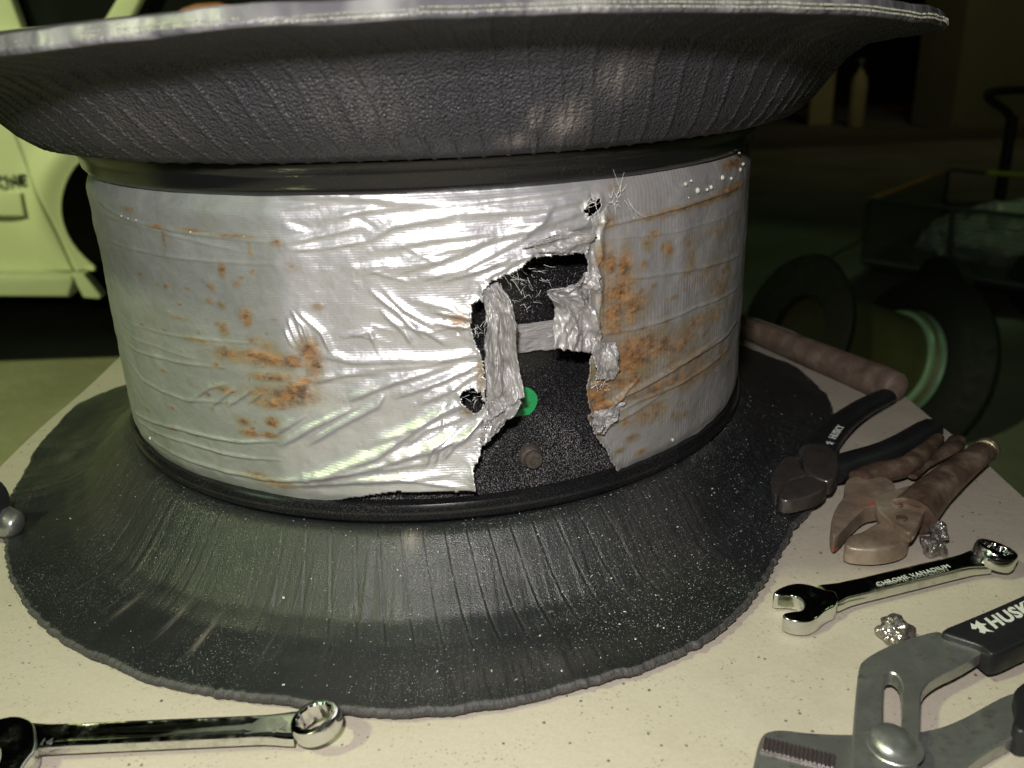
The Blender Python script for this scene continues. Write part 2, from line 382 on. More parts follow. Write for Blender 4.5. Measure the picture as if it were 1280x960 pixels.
# black rim barrel
prof = [(.150, .250), (.199, .243), (.2005, .236), (.2005, .224), (.198, .221), (.196, .214), (.1935, .206), (.190, .200), (.184, .192), (.1805, .180), (.1795, .150),
        (.1795, .120), (.1795, .094), (.182, .0895), (.1865, .086), (.190, .080), (.193, .070), (.1955, .060), (.1965, .0575)]
rim = from_bm('steel_rim', lathe(prof, 220), M_rim, wheel, True)
lip = from_bm('rim_lip', lathe([(.190, .0585), (.1965, .0585), (.2005, .0575), (.2022, .0545), (.2020, .0505), (.1995, .0475), (.190, .045)], 220), M_rim_clean, rim, True)
from_bm('rim_flange', lathe([(.194, .206), (.1985, .2075), (.2010, .2105), (.2018, .2150), (.2025, .2168), (.2048, .2190), (.2052, .2215), (.2025, .2245), (.194, .226)], 220), M_rim_clean, rim, True)

# flared tyre halves
def interp(tab, x):
    return np.interp(x, [t[0] for t in tab], [t[1] for t in tab], period=360)
def tyre_half(name, prof_fn, inner_n, mats, fm_split, scuffs, streak):
    th = np.concatenate([np.arange(-84, 100, .085), np.arange(100, 276, 1.0)]); nth = len(th)
    V = []; 
    P = prof_fn(th)                                # (nth, ns, 2) r,z
    ns = P.shape[1]; t = np.radians(th)[:, None]
    V = np.stack([P[..., 0]*np.sin(t), -P[..., 0]*np.cos(t), P[..., 1]], -1).reshape(-1, 3)
    F = grid_faces(nth, ns, True)
    fm = np.tile(np.digitize(np.arange(ns-1), fm_split), nth)
    Tg, Sg = np.meshgrid(th, np.arange(ns)/45.0, indexing='ij'); sc = np.zeros(Tg.shape)
    for a0_, s0_, da_, ds_, am in scuffs:
        sc = np.maximum(sc, am*np.exp(-((Tg-a0_)/da_)**2-((Sg-s0_)/ds_)**2)*(.25+1.3*fbm(Tg*9, Sg*40, 3)*(fbm(Tg*4, Sg*6+3, 3) > .42)))
    st = np.clip((vnoise(Tg*5.5, Sg*1.5+40)-.80)*3, 0, .5)*np.clip(fbm(Tg*.2, Sg*3+9, 3)*2-.8, 0, 1)*streak
    return np_mesh(name, V, F, None, wheel, mats=mats, fmat=fm, attrs=dict(scuff=np.clip(sc+st, 0, 1).ravel()))
zt = [(-180, .272), (-90, .260), (-60, .2605), (-45, .2640), (-25, .2692), (-10, .2728), (0, .2738), (10, .2744), (25, .2733), (45, .2690), (60, .2665), (75, .263), (120, .266)]
def up_prof(th):
    s = np.linspace(0, 1, 46)
    ctr = np.array([(.1985, .2225), (.210, .2228), (.2205, .2262), (.2285, .2330), (.2345, .2410), (.2400, .2500), (.2460, .2590), (.2565, .2680), (.272, .2730), (.290, .2765)])
    cs = np.linspace(0, 1, len(ctr)); r0 = np.interp(s, cs, ctr[:, 0]); z0 = np.interp(s, cs, ctr[:, 1])
    dz = interp(zt, th) - .2765
    wob = (fbm(th/14+5, th*0, 3)-.5)*.006 + (fbm(th/1.4, th*0+9, 2)-.5)*.0012
    wz = (fbm(th/11+50, th*0+3, 3)-.5)*.003
    T = th[:, None]; k = (s[None, :]**1.6)
    r = r0[None] + wob[:, None]*s**2; z = z0[None] + (dz+wz)[:, None]*k
    # raised ribs running from bead to cut edge, slightly slanted
    ph = ((T + 6.0*s[None] + .9*np.sin(T*.11)) % 3.05) - 1.52
    rib = np.exp(-(ph/.26)**4)*.00060*sstep(.02, .12, s)[None]*(1-sstep(.95, 1, s)[None])
    r = r + rib*.8; z = z - rib*.8
    # low swells of the liner
    sw = (fbm(T/9+0*s, s[None]*4+0*T, 3)-.5)*.0025*np.sin(np.pi*s)[None]; z = z + sw
    rl, zl = r[:, -1:], z[:, -1:]
    j = (fbm(th/.35, th*0+2, 2)-.5)[:, None]*.0014
    e = [(rl+.0010+j, zl+.0004), (rl+.0016+j, zl+.0015), (rl+.0014+j*.4, zl+.0022), (rl+.0010, zl+.0025), (rl+.0004, zl+.0062), (rl-.0008, zl+.0070)]
    back = [(rl*0+a, z0[-1]*0+b+dz[:, None]*c) for a, b, c in ((.275, .2845, .9), (.255, .273, .7), (.235, .256, .4), (.215, .240, .1), (.199, .2375, 0))]
    rr = np.concatenate([r]+[x[0] for x in e+back], 1); zz = np.concatenate([z]+[x[1] for x in e+back], 1)
    return np.stack([rr, zz], -1)
upper = tyre_half('upper_tyre_half', up_prof, 46, [M_liner_up, M_cut, M_tread], [45, 51], [(14, .38, 1.6, .10, .8), (9, .28, 1.5, .05, .6), (10.5, .42, .8, .06, .6), (18, .60, 2.5, .10, .35), (-6, .5, 5, .2, .14), (-30, .45, 8, .2, .12)], .15); upper['label'] = 'upper half of cut tyre flared outward like a bowl'
lr = [(-180, .305), (-119, .303), (-110, .307), (-98.6, .295), (-86.5, .283), (-65.5, .279), (-53, .281), (-43, .283), (-33, .282), (-24, .2795), (-16, .2785), (-11, .2815), (-5, .2845), (1.5, .2835),
      (8.7, .280), (16.5, .2795), (26, .2755), (33, .2665), (41, .2560), (49, .2500), (60, .254), (72, .264), (86.7, .279), (96, .294), (108, .305)]
def low_prof(th):
    s = np.linspace(0, 1, 46)
    ro = interp(lr, th) + (fbm(th/.9, th*0+4, 3)-.5)*.0022
    # z as a function of the fraction of the way out
    zf = np.interp(s, [0, .05, .12, .22, .34, .46, .60, .78, 1], [.0465, .0475, .0455, .0370, .0255, .0165, .0115, .0085, .0065])
    zf = zf + 0*zf
    T = th[:, None]
    r = .1975 + (ro[:, None]-.1975)*s[None]
    lift = (sstep(-150, -100, th-0)*(1-sstep(-100, -60, th)))*.004
    z = zf[None] + (fbm(T/16+0*s, s[None]*2+7+0*T, 3)-.5)*.005*np.sin(np.pi*s)[None] + (fbm(T/7+90, s[None]*0+1, 3)-.45)*.004*(s[None]**3)
    ph = ((T - 5.0*s[None] + .9*np.sin(T*.13)) % 3.25) - 1.62
    rib = (-np.exp(-((ph-.16)/.15)**2) + .7*np.exp(-((ph+.16)/.12)**2))*.00030*sstep(.05, .15, s)[None]*(1-sstep(.48, .75, s)[None])*(.25+.75*sstep(-35, -10, ((T+180) % 360)-180))
    z = np.maximum(z + rib, .0045)
    rl, zl = r[:, -1:], z[:, -1:]
    j = (fbm(th/.5, th*0+8, 2)-.5)[:, None]*.0016
    e = [(rl+.0010+j, zl-.0008), (rl+.0020+j, zl-.0020), (rl+.0006+j*.3, np.maximum(zl-.0048, .0008))]
    back = [(.1975+(ro[:, None]-.1975)*a, ro[:, None]*0+b) for a, b in ((.80, .0008), (.5, .003), (.25, .012), (.02, .03))]
    rr = np.concatenate([r]+[x[0] for x in e+back], 1); zz = np.concatenate([z]+[x[1] for x in e+back], 1)
    return np.stack([rr, zz], -1)
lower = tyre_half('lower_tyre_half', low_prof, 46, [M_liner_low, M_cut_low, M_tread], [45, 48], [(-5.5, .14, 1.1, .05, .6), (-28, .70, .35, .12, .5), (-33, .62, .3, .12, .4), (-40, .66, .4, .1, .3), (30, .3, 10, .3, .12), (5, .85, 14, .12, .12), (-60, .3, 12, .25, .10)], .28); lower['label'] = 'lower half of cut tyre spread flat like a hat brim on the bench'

# cut cord ends along both edges
def cords(name, prof, k0, parent, step, rad, dr, dz, span, mat):
    V = []; F = []
    i = 0; a = span[0]
    while a < span[1]:
        P = prof(np.array([a % 360.0 if a >= 0 else a+360.0]))[0, k0]
        for rr, zz in dr:
            c = cyl(a + random.uniform(-.05, .05) + (step*.5 if zz > dz else 0), P[0]+rr, P[1]+zz); o = len(V)
            q = rad*random.uniform(.7, 1.2)
            for d in ((1, 0, 0), (-1, 0, 0), (0, 1, 0), (0, -1, 0), (0, 0, 1), (0, 0, -1)): V.append(c+Vector(d)*q)
            F += [(o+x, o+y, o+z) for x, y, z in ((0, 2, 4), (2, 1, 4), (1, 3, 4), (3, 0, 4), (2, 0, 5), (1, 2, 5), (3, 1, 5), (0, 3, 5))]
        a += step
    return tag(mesh_obj(name, V, F, mat, parent), kind='stuff')
cords('cord_end', up_prof, 47, upper, .22, .00042, [(.0004, .0004), (.0002, .0018)], .001, (-75, 100), M_cord)
cords('cord_end', low_prof, 47, lower, .37, .00024, [(.0005, .0005)], .001, (-70, 60), simple('dull_cord', (.17, .16, .15), .6))

# ------------------------------------------------------------------ duct tape wrap
def px_poly(pts, R=.2): return np.array([on_drum(x, y, R) for x, y in pts])
KX = .2*math.pi/180                               # metres of arc per degree
th = np.concatenate([np.arange(-78, 78, .15), np.arange(78, 282, 2.0)]); nz = 236
zz = np.linspace(.052, .2115, nz)
TH, Z = np.meshgrid(th, zz, indexing='ij'); AX = TH*KX
def seg_dist(x, y, a, b):
    ax, ay, bx, by = a[0]*KX, a[1], b[0]*KX, b[1]
    dx, dy = bx-ax, by-ay; L2 = dx*dx+dy*dy+1e-12
    t = np.clip(((x-ax)*dx+(y-ay)*dy)/L2, 0, 1); ex = x-ax-t*dx; ey = y-ay-t*dy
    sg = np.sign(dx*(y-ay)-dy*(x-ax))
    return np.hypot(ex, ey), t, sg
def poly_mask(P):                                  # inside test + distance
    x = AX; y = Z; ins = np.zeros(x.shape, bool); D = np.full(x.shape, 9.)
    n = len(P)
    for i in range(n):
        a, b = P[i], P[(i+1) % n]; ax, ay, bx, by = a[0]*KX, a[1], b[0]*KX, b[1]
        c = ((ay > y) != (by > y)) & (x < (bx-ax)*(y-ay)/((by-ay) if abs(by-ay) > 1e-12 else 1e-12)+ax); ins ^= c
        D = np.minimum(D, seg_dist(x, y, a, b)[0])
    return ins, D
r = np.full(TH.shape, .2)
r -= .0048*sstep(.196, .2115, Z)**1.3
r -= .0035*(1-sstep(.052, .064, Z))
# flat pulled patch between two angles
mid, hw = -8.5, 12.0
inside = (np.abs(TH-mid) < hw+.5)
chord = .2*math.cos(R_(hw))/np.cos(np.radians(np.clip(TH-mid, -hw-1, hw+1)))
low_shift = sstep(.12, .06, Z)
patch_edge = -20.3 - 3.0*sstep(.13, .06, Z)
wgt = sstep(-2.0, 6.0, TH-patch_edge)*(1-sstep(3, 7, TH))
r = r + .72*(np.minimum(chord, .2)-.2)*wgt*sstep(.2115, .198, Z)
patch = sstep(-1.6, 1.2, TH - patch_edge + (fbm(Z*90, TH*0, 3)-.5)*2.5)
patch *= 1-sstep(18.2, 21.5, TH + (fbm(Z*120+9, TH*0, 3)-.5)*3)
# bottom of the loose patch stands away
r += .0075*patch*(1-sstep(.055, .105, Z))*sstep(-22, -4, TH)*(1-sstep(7, 12, TH))
r += (fbm(AX*38, Z*45, 3)-.5)*.0022 + (fbm(AX*160, Z*260, 3)-.5)*.00045
# hand traced folds: pixel polylines, width and height in px, converted on the drum
folds = [
 ((340,245),(420,246),(560,256),7,9), ((352,306),(455,284),3.5,5), ((352,313),(400,312),(462,302),3,5), ((400,278),(470,260),4,4), ((350,262),(400,256),3,3),
 ((420,270),(520,258),4,4), ((455,303),(490,284),(575,268),5,6), ((462,316),(540,300),(625,290),5,6), ((500,330),(560,312),(625,300),4,5),
 ((480,346),(540,330),(610,302),5,6), ((520,352),(580,335),(650,300),5,7), ((545,354),(600,336),(655,312),4,6), ((430,340),(500,330),3,3), ((440,346),(560,322),4,4),
 ((560,256),(660,246),(770,228),4,5), ((580,268),(680,262),(735,248),4,5), ((640,282),(690,276),(735,262),4,6), ((610,300),(680,282),(760,274),5,7), ((660,305),(720,285),(765,276),4,6),
 ((575,345),(640,325),(720,295),4,6), ((600,352),(640,330),(665,318),3,5), ((655,298),(690,262),3,5),
 ((365,392),(378,408),(386,432),2.2,5), ((372,391),(400,418),(412,442),3,6), ((360,400),(372,430),2,5), ((356,412),(366,433),2,5), ((369,399),(380,428),1.8,4),
 ((463,368),(495,392),(530,424),3,6), ((480,368),(505,390),(545,412),3,6), ((476,394),(505,418),(514,432),3,6), ((490,405),(530,415),(560,432),3.5,5), ((515,378),(560,385),(600,402),4,5),
 ((395,444),(440,455),(520,452),(600,444),5,6), ((440,465),(520,460),(605,440),4,5), ((432,502),(490,480),(560,458),5,9), ((495,498),(550,478),(600,455),4,9), ((520,508),(560,490),(602,462),4,6),
 ((352,556),(390,535),(440,512),4,8), ((385,556),(420,535),(470,510),(480,495),4,7), ((340,545),(380,520),4,5), ((383,598),(470,570),(545,520),(600,492),6,11), ((390,602),(480,578),(600,540),6,9),
 ((345,600),(430,592),(540,575),4,6), ((350,606),(440,602),(560,590),4,5), ((510,556),(530,540),(580,522),3,7), ((533,578),(540,558),(570,538),4,10), ((543,578),(548,560),(580,540),3,8),
 ((555,572),(570,552),(600,528),3,7), ((575,555),(590,535),(612,515),3,7), ((450,560),(520,535),(560,512),4,6), ((440,600),(500,596),(590,605),3,4),
 ((385,480),(430,470),(500,468),4,4), ((420,425),(460,418),(470,440),3,4), ((540,390),(590,398),3,6), ((540,405),(592,410),3,5),
 # left wrap seams
 ((122,250),(160,275),(230,291),(345,304),1.6,4), ((135,300),(170,313),(240,325),(345,331),1.5,3), ((150,395),(190,414),(260,425),(340,430),1.3,2), ((157,430),(200,448),(280,460),1.6,3),
 ((150,410),(190,432),(250,450),1.3,2), ((160,450),(178,475),(230,500),(300,503),2,3), ((165,510),(220,535),(300,553),(345,552),1.6,5), ((170,522),(230,552),(310,573),(350,575),1.5,4),
 ((180,540),(250,580),(330,600),(400,600),2,4), ((127,265),(200,290),(330,320),1.5,2), ((235,504),(262,485),(285,480),2,4), ((262,510),(292,487),2,5), ((285,508),(315,488),2,5), ((310,505),(330,490),2,4),
 # right wrap
 ((745,285),(800,272),(870,252),(925,232),2,6), ((740,300),(830,292),(925,262),1.3,2), ((760,350),(860,338),(925,318),2,4), ((740,420),(800,410),(870,385),(925,355),1.5,4),
 ((735,520),(770,500),(850,455),(922,400),2,6), ((745,528),(800,500),(870,468),(915,430),1.6,4), ((740,515),(760,512),(800,470),2,7), ((748,540),(775,525),(830,490),1.5,4),
 ((850,455),(900,420),1.3,4), ((742,320),(750,350),(748,400),3,6), ((755,262),(748,300),(752,330),4,7), ((780,592),(850,560),(912,500),1.3,3),
]
def crease(r, pts, w, h, s=1.0):
    P = px_poly(pts); d = np.full(TH.shape, 9.); sg = np.zeros(TH.shape); L = len(P)-1; tt = np.zeros(TH.shape)
    x0, x1 = P[:, 0].min()-4, P[:, 0].max()+4
    c = np.where((th > x0) & (th < x1))[0]
    if len(c) == 0: return
    sl = slice(c[0], c[-1]+1); best = np.full((c[-1]+1-c[0], nz), 9.); sgb = np.zeros_like(best); tb = np.zeros_like(best)
    for i in range(L):
        dd, t, g = seg_dist(AX[sl], Z[sl], P[i], P[i+1]); m = dd < best
        best[m] = dd[m]; sgb[m] = g[m]; tb[m] = ((t+i)/L)[m]
    W = w*.00043; taper = np.sin(np.pi*np.clip(tb, .02, .98))**.5
    ww = np.where(sgb > 0, W*1.35, W*.7)
    wob = .75+.5*fbm(AX[sl]*140+w, Z[sl]*140+h, 2)
    r[sl] += s*h*.00017*taper*np.exp(-(best/ww)**2)*wob
for i_f, f in enumerate(folds): crease(r, f[:-2], f[-2]*1.0, f[-1]*(1.45 if i_f < 52 else 1.5))
# many small unplanned creases drawn towards the tears
foc = [(745, 268), (600, 450), (590, 505), (610, 360)]
for _ in range(45):
    x = random.uniform(355, 735); y = random.uniform(252, 605)
    if x > 575 and 330 < y: continue
    fx, fy = min(foc, key=lambda p: math.hypot(p[0]-x, (p[1]-y)*1.6)) if random.random() < .8 else (x+60, y-random.uniform(-10, 40))
    a = math.atan2(fy-y, fx-x) + random.gauss(0, .16); L = random.uniform(8, 42)*(1+.5*(x > 450))
    crease(r, ((x, y), (x+L*math.cos(a), y+L*math.sin(a)+random.uniform(-2, 2))), random.uniform(1.3, 3.2), random.uniform(1.2, 3.4), random.choice((1, 1, -1)))
for _ in range(70):                                # crumpled zones at the tear
    cx, cy, sx, sy = random.choice(((570, 400, 28, 16), (570, 500, 18, 14), (745, 270, 14, 18), (745, 500, 16, 22), (750, 400, 10, 60), (690, 290, 30, 10), (745, 335, 10, 30)))
    x = random.gauss(cx, sx*.6); y = random.gauss(cy, sy*.6); a = random.uniform(0, 3.14); L = random.uniform(4, 14)
    crease(r, ((x, y), (x+L*math.cos(a), y+L*math.sin(a))), random.uniform(.8, 1.8), random.uniform(2, 5), random.choice((1, -1)))
# torn openings
tear = px_poly([(590,380),(597,376),(604,378),(603,362),(612,354),(622,349),(636,343),(650,334),(664,322),(690,319),(712,318),(729,312),(733,330),(734,352),(736,380),(740,430),(737,452),(735,468),(731,482),(733,500),(737,514),
                (732,520),(742,540),(748,552),(756,562),(762,576),(771,588),(781,598),(784,660),(585,660),(593,612),(594,606),(590,592),(592,580),(599,566),(603,556),(612,545),(617,535),(622,530),(612,520),(606,505),(607,480),(604,455),(600,438),(596,432),(592,424),(589,405)])
small1 = px_poly([(727,264),(733,256),(736,250),(747,250),(748,256),(744,264),(736,268)])
small2 = px_poly([(574,494),(580,488),(590,485),(599,490),(603,500),(600,513),(592,516),(584,508),(578,502)])
cut = np.zeros(TH.shape, bool); Dm = np.full(TH.shape, 9.)
jag = (fbm(AX*900, Z*900, 2)-.5)*.0016
for P in (tear, small1, small2):
    i_, d_ = poly_mask(P); sd = np.where(i_, -d_, d_)+jag; cut |= sd < 0; Dm = np.minimum(Dm, np.abs(sd))
zlow = .0535 + .0125*sstep(-24, -6, TH)*(1-sstep(10, 30, TH)) + (fbm(TH*.5, TH*0+6, 3)-.5)*.0014; cut |= Z < zlow
r += .0032*np.exp(-Dm/.0035)*(fbm(AX*190+7, Z*190, 3)-.25) + .0012*np.exp(-Dm/.0012)
r = np.maximum(r, .1945)
# rust and dirt, as numbers per vertex (stains with their own outline)
rust = np.zeros(TH.shape)
def blot(px, py, sx, sy, a=1.0):
    if px > 740 and a > .5: sx *= 1.25; sy *= 1.2
    t, z = on_drum(px, py); t2, _ = on_drum(px+sx, py); _, z2 = on_drum(px, py+sy)
    dx = (TH-t)/max(abs(t2-t), .1); dy = (Z-z)/max(abs(z2-z), .0004)
    np.maximum(rust, a*np.exp(-(dx*dx+dy*dy)*.9), out=rust)
for b in ((307,395,8,11,.9),(280,412,6,10,.6),(320,425,12,5,.6),(335,432,10,6,.8),(290,443,22,9,.85),(330,448,38,11,.9),(362,452,22,10,.9),(385,440,13,16,1),(392,462,10,16,1),(340,472,30,6,.8),(380,476,22,6,.8),
          (355,495,38,11,1),(375,488,20,16,1),(340,505,22,6,.9),(280,487,14,5,.6),(303,527,9,5,.9),(340,528,9,6,.9),(312,542,12,4,.9),(335,544,12,4,.9),(277,338,5,9,.75),(295,355,6,5,.6),(265,360,4,5,.7),(262,376,5,4,.7),(276,382,5,5,.6),
          (245,425,22,4,.5),(220,396,14,3,.45),(205,300,3,10,.6),(312,312,3,12,.45),(345,303,7,5,.9),(365,335,8,6,.5),(395,385,9,5,.45),(240,288,16,2.5,.7),(290,295,26,2.5,.8),(160,262,6,3,.6),(195,283,10,3,.6),(350,605,30,5,.6),(320,595,20,5,.45),
          (752,320,6,14,.9),(764,330,6,16,.95),(780,335,7,22,.95),(772,362,16,20,1),(790,385,16,16,.95),(768,395,14,20,1),(800,430,28,14,.85),(790,450,30,20,.95),(760,470,22,14,.9),(746,492,14,18,1),(750,510,14,10,1),(790,475,20,10,.8),
          (840,430,34,14,.7),(860,450,26,14,.6),(830,480,40,10,.7),(880,400,22,10,.55),(900,360,12,14,.5),(835,312,4,8,.95),(810,302,6,6,.7),(818,293,5,5,.6),(862,300,10,8,.45),(865,325,5,14,.55),(905,285,18,12,.35),(880,465,20,8,.6),
          (815,515,16,10,.75),(790,548,8,4,.6),(780,525,10,10,.5),(860,258,26,4,.85),(895,248,24,4,.8),(915,236,10,6,.85),(825,270,20,4,.6),(770,235,10,5,.4),(920,205,8,5,1.1),(905,440,8,10,.5),(585,512,8,6,.6),(600,470,5,20,.5),(575,400,20,14,.38),(760,278,8,8,.6),
          (745,545,4,4,.6),(890,340,20,20,.3),(740,255,8,5,.4),(800,565,5,2.5,.8),(773,563,5,2.5,.8),(850,520,10,6,.4)):
    blot(*b)
blocky = .62+.55*fbm(AX*420, Z*620, 3); rust *= blocky
for _ in range(70):
    if random.random() < .5: blot(random.uniform(170, 345), random.uniform(330, 560), random.uniform(1.5, 4), random.uniform(1, 3), random.uniform(.4, .8))
    else: blot(random.uniform(790, 920), random.uniform(300, 520), random.uniform(2, 5), random.uniform(2, 5), random.uniform(.35, .7))
right = sstep(19.5, 22.5, TH)*(1-sstep(120, 140, TH))
# seam steps between overlapping turns on the right wrap
t = np.radians(TH); V = np.stack([r*np.sin(t), -r*np.cos(t), Z], -1).reshape(-1, 3)
F = grid_faces(len(th), nz, True)
keep = ~cut.ravel()[F].any(1); F = F[keep]
used = np.unique(F); remap = -np.ones(len(V), int); remap[used] = np.arange(len(used)); F = remap[F]; V = V[used]
tape = np_mesh('duct_tape_wrap', V, F, M_tape, wheel, attrs=dict(patch=patch.ravel()[used], rust=rust.ravel()[used], right=right.ravel()[used]))
tape['label'] = 'silver duct tape wrapped round the drum, rust stained and torn open at the front'
so = tape.modifiers.new('thick', 'SOLIDIFY'); so.thickness = .0006; so.offset = -1

# torn flaps hanging in the opening
def flap(name, L, Rr, rL, rR, seed, fold=.0022, mat=None, freq=3.0, rough=.0018, parent=None, label=None):
    n, m = 80, 56; t = np.linspace(0, 1, n)
    Lp = px_poly(L, .197); Rp = px_poly(Rr, .197)
    li = np.stack([np.interp(t, np.linspace(0, 1, len(L)), Lp[:, i]) for i in (0, 1)], 1); ri = np.stack([np.interp(t, np.linspace(0, 1, len(Rr)), Rp[:, i]) for i in (0, 1)], 1)
    s = np.linspace(0, 1, m)[None, :, None]; G = li[:, None]*(1-s)+ri[:, None]*s
    rl = np.interp(t, np.linspace(0, 1, len(rL)), rL)[:, None]; rr = np.interp(t, np.linspace(0, 1, len(rR)), rR)[:, None]
    s2 = s[..., 0]; rad = rl*(1-s2)+rr*s2
    T2 = t[:, None]
    rad = rad + fold*np.sin(s2*math.pi*freq + 3*np.sin(T2*4+seed) + seed) * (.4+.6*np.sin(math.pi*T2)) + (fbm(s2*7+seed+0*T2, T2*7+seed+0*s2, 3)-.5)*rough*2.4 + (fbm(s2*22+seed+0*T2, T2*26+seed+0*s2, 2)-.5)*rough*.7
    G[:, 0, 0] += (fbm(t*25+seed, t*0, 2)-.5)*.5; G[:, -1, 0] += (fbm(t*25+seed+9, t*0, 2)-.5)*.5; G[-1, :, 1] += (fbm(s[0, :, 0]*20+seed, t[:m]*0, 2)-.5)*.002
    a = np.radians(G[..., 0]); V = np.stack([rad*np.sin(a), -rad*np.cos(a), G[..., 1]], -1).reshape(-1, 3)
    o = np_mesh(name, V, grid_faces(n, m), mat or M_flap, parent or wheel)
    md = o.modifiers.new('thick', 'SOLIDIFY'); md.thickness = .0006
    if label: o['label'] = label
    return o
flap('torn_tape_flap', [(597,362),(603,375),(607,395),(608,420),(606,450),(606,480),(607,510)], [(621,352),(636,372),(640,400),(640,430),(646,460),(650,488),(640,506)], [.200, .1985, .1975, .198, .1985, .1985, .199], [.1985, .203, .2035, .201, .200, .204, .200], 2.2, .0022, freq=2.4, rough=.0028, label='narrow twisted tape strip hanging between two holes')
flap('torn_tape_flap', [(606,498),(604,512),(600,530),(598,548)], [(648,488),(642,505),(628,520),(612,542)], [.199, .2005, .201, .202], [.202, .205, .205, .202], 4.7, .0018, freq=3.1, rough=.0026, label='crumpled tape end beside the green sticker')
flap('torn_tape_flap', [(712,352),(690,358),(676,360),(680,367),(690,380),(690,402),(684,430)], [(738,330),(742,345),(744,362),(745,380),(745,400),(745,420),(742,438)], [.2035, .2055, .205, .2035, .2025, .203, .205], [.2, .2015, .2015, .201, .2015, .201, .201], 1.1, .0020, freq=3.3, rough=.0024, label='wide crumpled flap of tape on the right of the opening')
flap('torn_tape_flap', [(733,425),(734,440),(736,455),(738,470)], [(762,425),(763,440),(763,455),(763,470)], [.2015, .203, .204, .2035], [.2015, .2035, .2035, .2015], 6.1, .0012, freq=2.0, rough=.0008, label='smooth hanging tape tongue below the wide flap')
flap('torn_tape_flap', [(733,512),(730,520),(735,530),(736,538)], [(775,498),(768,510),(755,522),(745,536)], [.203, .206, .205, .202], [.2015, .2025, .203, .203], 8.3, .0018, freq=2.6, label='curled tape shred under the rusty patch')
flap('torn_tape_flap', [(648,308),(660,300),(668,312)], [(700,285),(735,290),(728,314)], [.2015, .203, .2025], [.2025, .2035, .202], 3.3, .0010, freq=2.2, rough=.0009, label='folded tape edge above the opening')
flap('tape_band', [(636,418),(637,430),(638,442),(640,455)], [(752,402),(752,412),(752,424),(752,436)], [.1835]*4, [.1835]*4, 5.5, .0002, freq=1.0, rough=.0006, mat=M_inner, label='single grey tape band crossing behind the opening')

# stub, sticker, fibres, glue beads on the drum
def drum_frame(px, py, R):
    a, z = on_drum(px, py, R); t = R_(a); n_ = Vector((math.sin(t), -math.cos(t), 0)); tx = Vector((math.cos(t), math.sin(t), 0)); return n_*R + Vector((0, 0, z)), n_, tx, a, z
c, n_, tx, _, _ = drum_frame(663, 570, .1915)
stub = from_bm('valve_stub', cap_lathe(lathe([(.0062, -.004), (.0062, .0008), (.0053, .0030), (.0048, .0034), (.0048, .0050), (.0042, .0060), (.0024, .0062), (.0020, .0054), (.0006, .0052)], 28, c, n_)), M_rustmetal, wheel, True)
a0, z0 = on_drum(652, 502, .180)
V = []; F = []; NS = 40
ring = []
for i in range(NS):
    q = 2*math.pi*i/NS; x = .0079*math.cos(q); z = .0079*math.sin(q)
    x *= 1+.03*math.sin(q*3+1); z *= 1.02
    if x < -.002 and z > .002: x *= .7; z *= .85
    ring.append((a0 + math.degrees(x/.180), z0+z))
V = [cyl(a, .1807, z) for a, z in ring] + [cyl(a, .1811, z) for a, z in ring]
F = [tuple(range(NS, 2*NS))[::-1]] + [(i, (i+1) % NS, NS+(i+1) % NS, NS+i) for i in range(NS)]
sticker = mesh_obj('green_sticker', V, F, M_green, wheel); sticker['label'] = 'round green inspection sticker partly under the torn tape'
def text_mesh(name, s, size, mat, origin, xdir, ydir, parent, depth=.00008, shear=0, bold=0, align='LEFT'):
    cu = bpy.data.curves.new(name, 'FONT'); cu.body = s; cu.size = size; cu.extrude = depth; cu.shear = shear; cu.offset = bold; cu.align_x = align; cu.space_character = 1.12
    cu.resolution_u = 3
    o = bpy.data.objects.new(name+'_tmp', cu); S.collection.objects.link(o); dg = bpy.context.evaluated_depsgraph_get()
    me = bpy.data.meshes.new_from_object(o.evaluated_get(dg)); bpy.data.objects.remove(o)
    x = Vector(xdir).normalized(); y = Vector(ydir).normalized(); z = x.cross(y).normalized(); y = z.cross(x)
    M = Matrix(((x[0], y[0], z[0], origin[0]), (x[1], y[1], z[1], origin[1]), (x[2], y[2], z[2], origin[2]), (0, 0, 0, 1)))
    me.transform(Matrix.Translation(-origin_of(parent)) @ M); me.materials.clear(); me.materials.append(mat); me.name = name
    return link(bpy.data.objects.new(name, me), parent)
t = R_(a0); n_ = Vector((math.sin(t), -math.cos(t), 0)); tx = Vector((math.cos(t), math.sin(t), 0))
text_mesh('lettering', 'P', .0050, M_blackprint, n_*.1813+Vector((0, 0, z0-.0050))-tx*.0025, tx, (0, 0, 1), sticker)
text_mesh('lettering', 'N', .0034, M_blackprint, n_*.1813+Vector((0, 0, z0-.0005))-tx*.0012, tx, (0, 0, 1), sticker)

